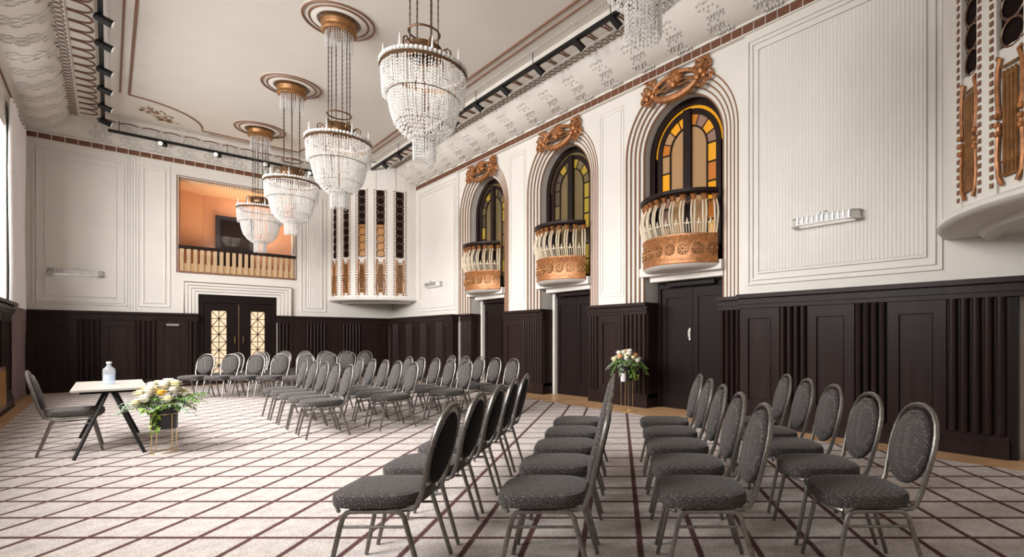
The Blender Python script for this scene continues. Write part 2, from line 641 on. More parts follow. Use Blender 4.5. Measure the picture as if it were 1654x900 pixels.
def prof(side):
    pts = [(0.0, 6.32)]
    for j in range(1, 9):
        t = j / 8 * PI / 2
        pts.append((0.60 * math.sin(t) ** 1.1, 6.32 + 0.46 * (1 - math.cos(t)) ** 0.85))
    pts += [(0.61, 6.80), (0.78, 6.80), (0.78, 6.85), (1.12, 6.86), (1.12, 6.95)]
    return pts


PR = prof(0)
S_END = PR[-1][0]
cl = MB()
cl.strip([[(CX1 - s, YN, z) for s, z in PR], [(CX1 - s, YF - SC * s, z) for s, z in PR]])
cl.strip([[(CX0 + s, YN, z) for s, z in PR], [(CX0 + s, YF - SC * s, z) for s, z in PR]])
cl.strip([[(CX0 + s, YF - SC * s, z) for s, z in PR], [(CX1 - s, YF - SC * s, z) for s, z in PR]])
cl.box(CX0 + S_END, CX1 - S_END, YN, YF - SC * S_END, Z_CEIL, Z_CEIL + 0.1)
cl.box(XL - 0.4, XR + 0.95, YN - 0.3, YF + 0.45, 7.05, 7.2)
cl.box(XL, CX0, YN, YF, 6.32, 6.40)
ceiling = struct(cl.build('ceiling', 'ceiling_paint'), 'pale plaster ceiling with coved and ornamented border')


def prof_at(s):
    for (s0, z0), (s1, z1) in zip(PR, PR[1:]):
        if s0 <= s <= s1 and s1 > s0:
            t = (s - s0) / (s1 - s0)
            return z0 + (z1 - z0) * t, math.atan2(z1 - z0, s1 - s0)
    return PR[-1][1], 0


# egg shapes: a brown loop on the flat band next to the ceiling field
def egg_mesh(length, width):
    m = MB()
    path = [(-length / 2, -width / 2, 0)] + [(length / 2 - width / 2 + width / 2 * math.cos(t), width / 2 * math.sin(t), 0)
                                             for t in [(-PI / 2 + PI * j / 8) for j in range(9)]] + [(-length / 2, width / 2, 0)]
    m.tube(path, 0.017, 5)
    return m.mesh('egg_moulding', 'brown_trim')


egg_side, egg_end = egg_mesh(0.30, 0.34), egg_mesh(0.10, 0.34)
zE = 6.848
for k in range(32):
    y = 17.95 - 0.40 * k
    if y > 5.2:
        link('egg_moulding', egg_side, ceiling, (CX1 - 0.95, y, zE), (0, 0, PI))
    if y > 10.2:
        link('egg_moulding', egg_side, ceiling, (CX0 + 0.95, y, zE))
for k in range(15):
    link('egg_moulding', egg_end, ceiling, (CX0 + 1.25 + 0.42 * k, YF - SC * 0.95, zE), (0, 0, -PI / 2))
rg = MB()


def small_ring(m, c, r, t=0.010):
    m.tube([(c[0] + r * math.cos(2 * PI * j / 8), c[1] + r * math.sin(2 * PI * j / 8), c[2]) for j in range(8)], t, 4, closed=True)


for k in range(74):
    y = 18.2 - 0.175 * k
    small_ring(rg, (CX1 - 0.695, y, 6.795), 0.066)
    if y > 10:
        small_ring(rg, (CX0 + 0.695, y, 6.795), 0.066)
stuff(rg.build('ring_chain', 'grille_ring', ceiling))
bd = MB()
for k in range(150):
    y = 17.9 - 0.085 * k
    bd.octa((CX1 - 1.30, y, Z_CEIL - 0.004), 0.022, 0.02)
    if y > 10:
        bd.octa((CX0 + 1.30, y, Z_CEIL - 0.004), 0.022, 0.02)
for k in range(70):
    bd.octa((CX0 + 1.32 + 0.085 * k, 18.08, Z_CEIL - 0.004), 0.022, 0.02)
stuff(bd.build('bead_row', 'relief_motif', ceiling))
# painted frame lines of the ceiling field, with scooped corners
FX0, FX1, FY1, CR = 0.33, 5.50, 17.75, 1.45


def frame_path(off, r):
    x0, x1, y1 = FX0 - off, FX1 + off, FY1 + off
    p = [(x1, YN + 0.2), (x1, y1 - r)]
    p += [(x1 - r * math.sin(t), y1 - r * math.cos(t)) for t in [PI / 2 * j / 10 for j in range(11)]]
    p += [(x0 + r * math.cos(t), y1 - r * math.sin(t)) for t in [PI / 2 * j / 10 for j in range(11)]]
    p += [(x0, y1 - r), (x0, YN + 0.2)]
    return [(a, b, Z_CEIL - 0.002) for a, b in p]


MB().tube(frame_path(0.0, CR), 0.024, 6).build('frame_moulding', 'brown_line', ceiling)
ol = MB()
ol.tube([(FX1 + 0.15, YN + 0.2, Z_CEIL - 0.002), (FX1 + 0.15, FY1 - CR, Z_CEIL - 0.002)], 0.018, 6)
ol.build('frame_moulding', 'brown_line', ceiling)
MB().tube([(FX0 - 0.15, YN + 0.2, Z_CEIL - 0.002), (FX0 - 0.15, FY1 - CR, Z_CEIL - 0.002)], 0.018, 6).build('frame_moulding', 'brown_line', ceiling)
MB().tube([(1.95, FY1 + 0.17, Z_CEIL - 0.002), (3.9, FY1 + 0.17, Z_CEIL - 0.002)], 0.014, 6).build('frame_moulding', 'brown_line', ceiling)
# painted leaf sprays in the scooped corners
for cx, sg in ((FX0 + 0.05, 1), (FX1 - 0.05, -1)):
    lf = MB()
    for k in range(46):
        t = random.uniform(0.12, PI / 2 - 0.12)
        r = 0.80 + random.uniform(-0.22, 0.22)
        x, y = cx + sg * r * math.cos(t) * 0.95, FY1 + 0.02 - r * math.sin(t) * 0.95
        a = t + random.uniform(-0.9, 0.9)
        L, W = 0.085, 0.03
        dx, dy = math.cos(a), math.sin(a)
        lf.add([(x - dx * L, y - dy * L, Z_CEIL - 0.001), (x + dy * W, y - dx * W, Z_CEIL - 0.008), (x + dx * L, y + dy * L, Z_CEIL - 0.001), (x - dy * W, y + dx * W, Z_CEIL - 0.008)],
               [(0, 1, 2), (0, 2, 3)])
    stuff(lf.build('leaf_spray', 'gold_brown', ceiling, smooth=False))


# plaster relief chains across the coves
def relief(side, u, smax, rows):
    m = MB()
    for row in range(rows):
        for k in range(4):
            s = 0.10 + (0.44 / 3) * k
            off = (row - (rows - 1) / 2) * 0.17 + (0.05 if k % 2 else -0.05)
            n = 8
            pts = []
            for j in range(n):
                a = 2 * PI * j / n
                ss = s + 0.075 * math.cos(a)
                uu = u + off + 0.07 * math.sin(a)
                z, sl = prof_at(max(0, ss))
                nx, nz = math.sin(sl) * 0.012, -math.cos(sl) * 0.012
                if side == 'right':
                    pts.append((CX1 - ss - nx * 0.3, uu, z + nz))
                elif side == 'left':
                    pts.append((CX0 + ss + nx * 0.3, uu, z + nz))
                else:
                    pts.append((uu, YF - SC * ss - 0.012, z - 0.004))
            if side == 'right':
                cen = sum((Vector(p) for p in pts), Vector()) / n
                m.ball(cen, 0.034, 6)
                for q in (0, 2, 3, 5, 6):
                    m.ball(cen.lerp(Vector(pts[q]), 0.85), 0.024, 6)
            else:
                m.tube(pts, 0.017, 5, closed=True)
    m.build('relief_motif', 'relief_motif', ceiling)


for k in range(18):
    relief('right', 3.0 + 0.84 * k, 0.6, 2)
for k in range(12):
    relief('left', 9.6 + 0.74 * k, 0.6, 2)
for k in range(12):
    relief('far', -0.15 + 0.56 * k, 0.5, 2)


# ------------------------------------------------------------------ cornice band of brown blocks
def cornice(name, fmap, a, b, pitch, lo, hi, label):
    t = MB(fmap)
    t.box(a, b, -0.05, 0.034, Z_CORN - 0.015, Z_CORN + 0.005)
    t.box(a, b, -0.05, 0.028, Z_CORN + 0.005, Z_CORN + 0.135)
    t.box(a, b, -0.05, 0.045, Z_CORN + 0.135, Z_CORN + 0.175)
    o = struct(t.build(name, 'plaster', smooth=False), label)
    me = MB(fmap).box(-pitch / 2 + 0.008, pitch / 2 - 0.008, 0.0, 0.036, 0, 0.125).mesh('cornice_block', 'brown_trim', False)
    base = Vector(fmap(0, 0, 0))
    for v in me.vertices:
        v.co -= base
    n = int((b - a) / pitch)
    for k in range(n):
        u = a + pitch * (k + 0.5)
        if lo <= u <= hi:
            link('cornice_block', me, o, fmap(u, 0, Z_CORN + 0.007))
    return o


cornice('trim_1', place_right(XR), YN, 16.62, 0.20, 3.0, 16.7, 'brown block cornice along the arcade wall')
cornice('trim_2', place_far(YF), XL, 5.15, 0.225, -2, 5.2, 'brown block cornice along the end wall')
cornice('trim_3', place_left(XL), YN, YF - 0.05, 0.20, 10.5, 18.6, 'brown block cornice along the window wall')


# ------------------------------------------------------------------ wainscot
def wainscot(name, fmap, a, b, items, label, depth=0.12, ends=True):
    """dark panelling: fmap(u, v, z); v = 0 is the panelling's front plane"""
    t = MB(fmap)
    t.box(a, b, -depth, -0.015, 0.0, Z_WAIN)
    o = struct(t.build(name, 'dark_wood', smooth=False), label)
    cap = MB(fmap)
    for v1, z0, z1 in ((0.035, 1.80, 1.86), (0.055, 1.86, 1.90), (0.03, 1.90, 1.955), (0.085, 1.955, 2.015)):
        cap.box(a - 0.012, b + 0.012, -depth, v1, z0, z1)
    cap.build('cap_rail', 'dark_wood', o, smooth=False)
    pl = MB(fmap)
    pl.box(a - 0.006, b + 0.006, -depth, 0.045, 0.0, 0.03)
    pl.box(a - 0.004, b + 0.004, -depth, 0.03, 0.03, 0.165)
    pl.box(a - 0.006, b + 0.006, -depth, 0.04, 0.165, 0.19)
    pl.box(a, b, -depth, 0.018, 0.19, 0.26)
    pl.build('plinth', 'dark_wood', o, smooth=False)
    for kind, u0, u1 in items:
        if kind == 'panel':
            p = MB(fmap)
            st = min(0.13, (u1 - u0) * 0.2)
            z0, z1 = 0.26, 1.80
            p.box(u0, u0 + st, -0.02, 0.012, z0, z1)
            p.box(u1 - st, u1, -0.02, 0.012, z0, z1)
            p.box(u0 + st, u1 - st, -0.02, 0.012, z0, z0 + 0.13)
            p.box(u0 + st, u1 - st, -0.02, 0.012, z1 - 0.16, z1)
            p.box(u0 + st + 0.02, u1 - st - 0.02, -0.02, -0.004, z0 + 0.15, z1 - 0.18)
            p.build('panel', 'dark_wood', o, smooth=False)
        else:
            n = max(2, int(round((u1 - u0) / 0.105)))
            wd = (u1 - u0) / n
            for k in range(n):
                c = u0 + wd * (k + 0.5)
                f = MB(fmap)
                r = wd * 0.40
                poly = [(c - r, -0.02)] + [(c - r * math.cos(PI * j / 6), 0.055 * math.sin(PI * j / 6)) for j in range(7)] + [(c + r, -0.02)]
                f.prism(poly, 0.26, 1.80, lambda x, y, h: (x, y, h))
                f.build('flute', 'dark_wood', o)
    return o


R = place_right
wainscot('trim_4', R(7.0), 0.93, 4.33, [('flute', 0.95, 1.52), ('panel', 1.53, 2.17), ('flute', 2.18, 2.57), ('panel', 2.58, 3.22), ('flute', 3.23, 3.64), ('panel', 3.65, 4.30)],
         'dark panelled wainscot nearest the viewpoint on the right wall', depth=0.16)
wainscot('trim_5', R(7.25), 4.33, 4.866, [('flute', 4.36, 4.85)], 'narrow fluted wainscot beside the first balcony door', depth=0.5)
wainscot('trim_6', R(7.25), 6.483, 8.147, [('flute', 6.50, 7.18), ('panel', 7.19, 7.855), ('flute', 7.865, 8.13)], 'dark wainscot pier between the first and second balcony doors', depth=0.5)
wainscot('trim_7', R(7.25), 9.77, 11.453, [('flute', 9.785, 10.60), ('panel', 10.61, 11.44)], 'dark wainscot pier between the second and third balcony doors', depth=0.5)
wainscot('trim_8', R(7.25), 13.104, 13.75, [('flute', 13.12, 13.73)], 'narrow fluted wainscot beyond the third balcony door', depth=0.5)
wainscot('trim_9', R(7.0), 13.75, 18.48, [('panel', 13.76, 14.35), ('flute', 14.36, 14.80), ('panel', 14.81, 15.45), ('flute', 15.46, 15.90), ('panel', 15.91, 16.55), ('flute', 16.56, 17.0), ('panel', 17.01, 17.65), ('flute', 17.66, 18.1)],
         'dark wainscot on the right wall near the far corner', depth=0.16)
F = place_far
wainscot('trim_10', F(18.5), XL, 1.77, [('panel', -1.22, -0.57), ('flute', -0.555, -0.15), ('panel', -0.13, 0.49), ('flute', 0.50, 0.90), ('panel', 0.91, 1.55), ('flute', 1.56, 1.76)],
         'dark wainscot of the end wall behind the white table', depth=0.11)
wainscot('trim_11', F(18.5), 3.67, 6.99, [('flute', 3.68, 3.95), ('panel', 3.97, 4.41), ('flute', 4.42, 5.0), ('panel', 5.01, 5.47), ('flute', 5.48, 6.06), ('panel', 6.07, 6.9)],
         'dark wainscot of the end wall between door and corner', depth=0.11)
wainscot('trim_12', place_left(XL + 0.1), 10.0, 15.4, [('panel', 13.0, 14.1), ('panel', 14.15, 15.3)], 'dark wainscot under the windows', depth=0.11)

# dark doorway past the end of the right wainscot
dj = MB()
dj.box(7.0, 7.9, 0.86, 0.93, 0, 1.80)
dj.box(7.62, 7.7, YN, 0.86, 0, 1.80)
dj.build('door_5', 'dark_door', smooth=False)
struct(bpy.data.objects['door_5'], 'dark recessed doorway at the end of the right wainscot')
lint = MB(R(7.0))
for v1, z0, z1 in ((0.035, 1.80, 1.86), (0.055, 1.86, 1.90), (0.03, 1.90, 1.955), (0.085, 1.955, 2.015)):
    lint.box(YN, 0.918, -0.16, v1, z0, z1)
struct(lint.build('trim_13', 'dark_wood', smooth=False), 'dark cap moulding over the recessed doorway')


# ------------------------------------------------------------------ plaster wall panels
def plaster_frame(fmap, u0, u1, z0, z1, parent, insets=(0.0, 0.10), w=0.028, t=0.024):
    for ins in insets:
        m = MB(fmap)
        a, b, c, d = u0 + ins, u1 - ins, z0 + ins, z1 - ins
        m.box(a, a + w, 0, t, c, d)
        m.box(b - w, b, 0, t, c, d)
        m.box(a + w, b - w, 0, t, c, c + w)
        m.box(a + w, b - w, 0, t, d - w, d)
        m.build('panel_moulding', 'plaster', parent, smooth=False)


def fluted_field(fmap, u0, u1, z0, z1, pitch, parent):
    m = MB(fmap)
    n = int((u1 - u0) / pitch)
    rows = []
    for k in range(n):
        c = u0 + (k + 0.5) * (u1 - u0) / n
        h = (u1 - u0) / n / 2
        for j in range(4):
            t = -1 + j * 0.5
            rows.append((c + h * t, 0.003 + 0.010 * math.sqrt(max(0, 1 - t * t))))
    rows.append((u1, 0.003))
    m.strip([[(u, v, z0) for u, v in rows], [(u, v, z1) for u, v in rows]])
    m.build('fluted_field', 'plaster', parent)


plaster_frame(R(XR), 1.60, 4.27, 2.17, 6.02, wall_right, (0.0, 0.07, 0.17))
fluted_field(R(XR), 1.80, 4.07, 2.38, 5.80, 0.05, wall_right)
plaster_frame(R(XR), 13.85, 16.35, 2.17, 6.0, wall_right, (0.0, 0.10))
for a, b in ((4.36, 4.46), (7.07, 7.76), (10.42, 11.13)):
    if b - a > 0.3:
        plaster_frame(R(XA), a, b, 2.17, 5.95, wall_right, (0.0, 0.07), 0.018, 0.012)
plaster_frame(F(YF), -1.30, 0.34, 2.17, 5.98, wall_far, (0.0, 0.06, 0.20))
plaster_frame(F(YF), 0.53, 1.19, 2.17, 5.98, wall_far, (0.0, 0.10))
plaster_frame(F(YF), 4.30, 5.02, 2.17, 5.98, wall_far, (0.0, 0.10))
fluted_field(F(YF), 4.42, 4.90, 2.3, 5.85, 0.06, wall_far)
for u in (0.38, 0.435, 0.49):
    MB(F(YF)).box(u - 0.01, u + 0.01, 0, 0.02, 2.1, 6.1).build('pilaster_bead', 'plaster', wall_far, smooth=False)

# ------------------------------------------------------------------ end wall: stepped door surround, door, loggia
sx0, sx1, sz1 = 1.474, 4.039, 2.895
for k in range(4):
    o = 0.076 * k
    a, b, c = sx0 + o, sx1 - o * (sx1 - DX1) / (0.3 * 1.0) * 0.8, sz1 - o * 1.05
    b = sx1 - (sx1 - DX1) * k / 4
    a = sx0 + (DX0 - sx0) * k / 4
    c = sz1 - (sz1 - DZ1) * k / 4
    a2, b2, c2 = sx0 + (DX0 - sx0) * (k + 1) / 4, sx1 - (sx1 - DX1) * (k + 1) / 4, sz1 - (sz1 - DZ1) * (k + 1) / 4
    v = 0.085 - 0.018 * k
    m = MB(F(YF))
    m.box(a, a2, 0, v, 2.02, c)
    m.box(b2, b, 0, v, 2.02, c)
    m.box(a2, b2, 0, v, c2, c)
    m.build('door_surround_step', 'plaster', wall_far, smooth=False)
    ln = MB(F(YF))
    ln.tube([(a, v, 2.02), (a, v, c), (b, v, c), (b, v, 2.02)], 0.014, 5)
    ln.build('door_surround_line', 'brown_line', wall_far)

d1 = MB(F(YF + 0.08))
d1.box(DX0, DX0 + 0.12, -0.1, 0.06, 0, DZ1)
d1.box(DX1 - 0.12, DX1, -0.1, 0.06, 0, DZ1)
d1.box(DX0 + 0.12, DX1 - 0.12, -0.1, 0.06, DZ1 - 0.22, DZ1)
door1 = struct(d1.build('door_1', 'dark_door', smooth=False), 'dark double door with lattice glazing in the end wall')
dw = (DX1 - DX0 - 0.24) / 2
for s in (0, 1):
    u0 = DX0 + 0.12 + dw * s
    u1 = u0 + dw
    g0, g1 = u0 + (0.18 if s == 0 else 0.29), u1 - (0.29 if s == 0 else 0.18)
    z0, z1 = 0.30, 2.12
    lf = MB(F(YF + 0.08))
    lf.box(u0 + 0.004, g0, -0.05, 0.02, 0, DZ1 - 0.22)
    lf.box(g1, u1 - 0.004, -0.05, 0.02, 0, DZ1 - 0.22)
    lf.box(g0, g1, -0.05, 0.02, 0, z0)
    lf.box(g0, g1, -0.05, 0.02, z1, DZ1 - 0.22)
    leaf = lf.build('door_leaf', 'dark_door', door1, smooth=False)
    gz = MB(F(YF + 0.08))
    gz.box(g0, g1, -0.03, -0.015, z0, z1)
    gz.build('pane', 'door_glass', leaf, smooth=False)
    lat = MB(F(YF + 0.08))
    nc = 4
    hh = (z1 - z0) / nc
    gc = (g0 + g1) / 2
    for k in range(nc):
        a, b = z0 + hh * k, z0 + hh * (k + 1)
        for p, q in (((g0, a), (g1, b)), ((g0, b), (g1, a)), ((g0, (a + b) / 2), (g1, (a + b) / 2)), ((g0, a), (g1, a))):
            lat.tube([(p[0], 0.0, p[1]), (q[0], 0.0, q[1])], 0.008, 4)
        lat.ball((gc, 0.0, (a + b) / 2), 0.026, 6)
    lat.tube([(gc, 0, z0), (gc, 0, z1)], 0.008, 4)
    lat.build('lattice', 'black_metal', leaf)
    hx = u1 - 0.10 if s == 0 else u0 + 0.10
    hd = MB(F(YF + 0.08))
    hd.tube([(hx, 0.02, 1.12), (hx, 0.07, 1.14), (hx, 0.08, 1.25), (hx, 0.07, 1.36), (hx, 0.02, 1.38)], 0.013, 6)
    hd.build('handle', 'gold_wire', leaf)
sg = MB(F(YF + 0.08))
sg.tube([(DX0 + 0.12 + dw, 0.03, 0.05), (DX0 + 0.12 + dw, 0.03, 2.3)], 0.012, 6)
sg.build('astragal', 'bronze', door1)
# small sign plate on the wainscot beside the door
sp_ = MB(F(18.48)).box(1.10, 1.36, 0.0, 0.02, 1.66, 1.72).build('sign_plate', 'grey_metal', smooth=False)
tag(sp_, 'small grey plate on the dark wainscot left of the lattice door', 'plate')

# loggia room behind the end wall
lg = MB()
lz = LZ0 - 0.05
lg.add([(LX0, YF + 0.3, lz), (1.45, 19.9, lz), (2.05, 20.3, lz), (4.7, 20.0, lz), (4.7, YF + 0.3, lz),
        (LX0, YF + 0.3, 5.75), (1.45, 19.9, 5.75), (2.05, 20.3, 5.75), (4.7, 20.0, 5.75), (4.7, YF + 0.3, 5.75)],
       [(0, 1, 6, 5), (1, 2, 7, 6), (2, 3, 8, 7), (3, 4, 9, 8), (0, 4, 3, 2, 1)])
loggia = struct(lg.build('wall_loggia', 'orange_wall', smooth=False), 'orange walls of the loggia above the end door')
MB().box(1.0, 4.9, YF + 0.3, 20.4, 5.75, 5.82).build('loggia_ceiling', 'peach_ceiling', loggia, smooth=False)
ldm = MB().box(2.35, 3.32, 20.10, 20.22, lz, 5.16)
ld_ = ldm.build('loggia_door', 'loggia_door', loggia, smooth=False)
MB().box(2.47, 3.20, 20.06, 20.11, lz + 0.2, 5.02).build('door_panel', 'dark_door', ld_, smooth=False)
gp = MB().box(LX0 + 0.02, LX1 - 0.02, YF + 0.25, YF + 0.262, LZ0, 4.32).build('glass_screen', 'window_glass', loggia, smooth=False)
pl_ = bpy.data.lights.new('loggia_lamp', 'AREA')
pl_.energy = 30
pl_.size = 1.2
pl_.color = (1.0, 0.78, 0.55)
po = bpy.data.objects.new('loggia_lamp', pl_)
COL.objects.link(po)
po.location = (3.0, 19.3, 4.2)
po.rotation_euler = (PI, 0, 0)                      # uplighter on the loggia's ceiling
lr = MB(F(YF))
lr.box(LX0, LX1, -0.10, 0.05, 3.82, 3.91)
bal = thing('loggia_balustrade', 'wooden slatted balustrade of the loggia above the lattice door', 'balustrade', (0, 0, 0))
lr.build('hand_rail', 'dark_wood', bal, smooth=False)
MB(F(YF)).box(LX0, LX1, -0.08, 0.03, LZ0, LZ0 + 0.05).build('bottom_rail', 'brown_line', bal, smooth=False)
NB = 19
for k in range(NB):
    c = LX0 + (LX1 - LX0) * (k + 0.5) / NB
    w2 = (LX1 - LX0) / NB
    b = MB(F(YF))
    b.box(c - w2 * 0.28, c + w2 * 0.28, -0.05, 0.02, LZ0 + 0.05, 3.82)
    for q in (-1, 0, 1):
        b.tube([(c + q * w2 * 0.18, 0.022, LZ0 + 0.06), (c + q * w2 * 0.18, 0.022, 3.70)], 0.010, 5)
    b.build('baluster', 'post_wood', bal, smooth=False)
    g = MB(F(YF)).box(c + w2 * 0.30, c + w2 * 0.70, -0.045, 0.0, LZ0 + 0.05, 3.42)
    if k < NB - 1:
        g.build('slat', 'slat_wood', bal, smooth=False)
lb = MB()
nb = 34
for k in range(nb):
    z = 3.95 + (LZ1 - 3.95) * (k + 0.5) / nb
    for x in (LX0 + 0.03, LX1 - 0.03):
        lb.box(x - 0.018, x + 0.018, YF - 0.02, YF + 0.03, z - 0.014, z + 0.014)
for k in range(48):
    x = LX0 + (LX1 - LX0) * (k + 0.5) / 48
    lb.box(x - 0.016, x + 0.016, YF - 0.02, YF + 0.03, LZ1 - 0.05, LZ1 - 0.01)
stuff(lb.build('bead_border', 'brown_line', wall_far, smooth=False))
MB(F(YF)).tube([(LX0 - 0.03, 0.01, LZ0), (LX0 - 0.03, 0.01, LZ1 + 0.03), (LX1 + 0.03, 0.01, LZ1 + 0.03), (LX1 + 0.03, 0.01, LZ0)], 0.014, 5).build('loggia_line', 'brown_line', wall_far)


# ------------------------------------------------------------------ arcade doors under the balconies
for i, (a, b) in enumerate(DOORS):
    m = MB(R(7.60))
    m.box(a, a + 0.07, -0.1, 0.05, 0, DOOR_H)
    m.box(b - 0.07, b, -0.1, 0.05, 0, DOOR_H)
    m.box(a + 0.07, b - 0.07, -0.1, 0.05, DOOR_H - 0.12, DOOR_H)
    d = struct(m.build('door_%d' % (i + 2), 'dark_door', smooth=False), ('dark double door under the balcony nearest the flower stand', 'dark door under the middle balcony', 'dark door under the far balcony')[i])
    half = (b - a - 0.14) / 2
    for s in (0, 1):
        u0 = a + 0.07 + half * s
        u1 = u0 + half
        lf = MB(R(7.60))
        lf.box(u0 + 0.004, u1 - 0.004, -0.06, 0.0, 0.01, DOOR_H - 0.12)
        st = 0.13
        for p0, p1, q0, q1 in ((u0, u0 + st, 0.01, DOOR_H - 0.12), (u1 - st, u1, 0.01, DOOR_H - 0.12), (u0 + st - 0.008, u1 - st + 0.008, 0.01, 0.28), (u0 + st - 0.008, u1 - st + 0.008, DOOR_H - 0.30, DOOR_H - 0.12)):
            lf.box(p0 + 0.004, p1 - 0.004, 0.0, 0.018, q0, q1)
        lo_ = lf.build('door_leaf', 'dark_door', d, smooth=False)
        if s == 1 and i == 0:
            h = MB(R(7.60))
            h.box(u0 + 0.045, u0 + 0.075, 0.018, 0.028, 1.30, 1.52)
            h.tube([(u0 + 0.06, 0.02, 1.36), (u0 + 0.06, 0.06, 1.36), (u0 + 0.06, 0.06, 1.48)], 0.010, 6)
            h.build('handle', 'white_metal', lo_)
    # white head over the recess and side lining
    hd = MB(R(7.36))
    hd.box(a - 0.02, b + 0.02, -0.3, 0.02, DOOR_H + 0.0, DOOR_H + 0.11)
    hd.build('door_head', 'plaster', d, smooth=False)
    if i > 0:
        MB(R(7.57)).box(b - 0.10, b - 0.02, -0.02, 0.07, 0, DOOR_H).build('door_edge', 'plaster', d, smooth=False)
    MB(R(7.46)).box(a - 0.6, b + 0.6, -0.6, -0.5, 0, DOOR_H + 0.2).build('door_backing', 'dark_void', d, smooth=False)
    cl_ = MB(R(7.51))
    cl_.box(a + 0.25, b - 0.3, 0.0, 0.05, DOOR_H - 0.10, DOOR_H - 0.03)
    cl_.build('door_closer', 'dark_door', d, smooth=False)


# ------------------------------------------------------------------ stained arched windows above the balconies
XW = 7.52


def ring_seg(r0, r1, t0, t1, n, yc, x0, x1):
    m = MB()
    pts = [(r0, t0 + (t1 - t0) * j / n) for j in range(n + 1)] + [(r1, t1 - (t1 - t0) * j / n) for j in range(n + 1)]
    poly = [(yc - r * math.cos(t), SPRING + r * math.sin(t)) for r, t in pts]
    m.prism(poly, x0, x1, lambda a, b, h: (h, a, b))
    return m


def arch_ring(r0, r1, yc, x0, x1, zb):
    m = MB()
    n = 24
    pin, pout = arch_path(yc, r0, zb, n), arch_path(yc, r1, zb, n)
    m.strip([[(x0, y, z) for y, z in pin], [(x0, y, z) for y, z in pout], [(x1, y, z) for y, z in pout], [(x1, y, z) for y, z in pin], [(x0, y, z) for y, z in pin]])
    return m


PAL = (['pane_amber', 'pane_rose', 'pane_orange', 'pane_tan', 'pane_amber', 'pane_amber', 'pane_orange', 'pane_rose'],
       ['pane_yellow', 'pane_olive', 'pane_yellow', 'pane_smoke', 'pane_yellow', 'pane_olive', 'pane_smoke', 'pane_olive'],
       ['pane_yellow', 'pane_yellow', 'pane_olive', 'pane_smoke', 'pane_olive', 'pane_yellow', 'pane_olive', 'pane_smoke'])
for i, yc in enumerate(ARCH_Y):
    zb = 2.68
    f = arch_ring(0.78, 0.93, yc, XW - 0.02, XW + 0.08, zb)
    win = struct(f.build('window_%d' % (i + 5), 'dark_wood'), ('amber stained arched window above the nearest balcony', 'yellow stained arched window above the middle balcony', 'yellow stained arched window above the far balcony')[i])
    arch_ring(0.62, 0.72, yc, XW, XW + 0.08, zb).build('sash_frame', 'dark_wood', win)
    arch_ring(0.405, 0.435, yc, XW + 0.01, XW + 0.06, zb).build('glazing_arch', 'dark_wood', win)
    MB().box(XW - 0.03, XW + 0.09, yc - 0.085, yc + 0.085, zb, SPRING + 0.72).build('centre_mullion', 'dark_wood', win, smooth=False)
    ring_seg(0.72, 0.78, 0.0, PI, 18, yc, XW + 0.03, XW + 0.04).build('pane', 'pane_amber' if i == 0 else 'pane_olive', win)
    pal = PAL[i]
    ns = 8
    for k in range(ns):
        t0, t1 = PI * k / ns, PI * (k + 1) / ns
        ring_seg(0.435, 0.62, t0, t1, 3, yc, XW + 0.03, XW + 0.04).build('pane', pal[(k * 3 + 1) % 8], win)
        if k:
            m = MB()
            m.tube([(XW + 0.03, yc - 0.43 * math.cos(t0), SPRING + 0.43 * math.sin(t0)), (XW + 0.03, yc - 0.63 * math.cos(t0), SPRING + 0.63 * math.sin(t0))], 0.014, 5)
            m.build('glazing_bar', 'dark_wood', win)
    for s in (-1, 1):
        for k in range(6):
            z1 = SPRING - 0.34 * k
            z0 = z1 - 0.34
            y0, y1 = sorted((yc + s * 0.435, yc + s * 0.62))
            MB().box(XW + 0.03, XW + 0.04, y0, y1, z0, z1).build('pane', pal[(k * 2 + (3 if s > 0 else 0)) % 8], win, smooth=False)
            MB().box(XW + 0.015, XW + 0.05, y0, y1, z1 - 0.014, z1 + 0.014).build('glazing_bar', 'dark_wood', win, smooth=False)
    m = MB()
    poly = arch_path(yc, 0.41, zb, 16)
    m.prism(poly, XW + 0.035, XW + 0.045, lambda a, b, h: (h, a, b))
    m.build('pane', 'pane_tan' if i == 0 else 'pane_olive', win, smooth=False)
    MB().box(XW + 0.14, XW + 0.16, yc - 0.95, yc + 0.95, zb, SPRING + 0.95).build('window_backing', 'dark_void', win, smooth=False)


# ------------------------------------------------------------------ bowed balconies
def bow(rad, z, a):
    cx = 0.63                                       # bow centre behind the wall face (local x towards the wall)
    rad += 0.065
    return (cx - rad * math.cos(a), rad * math.sin(a), z)


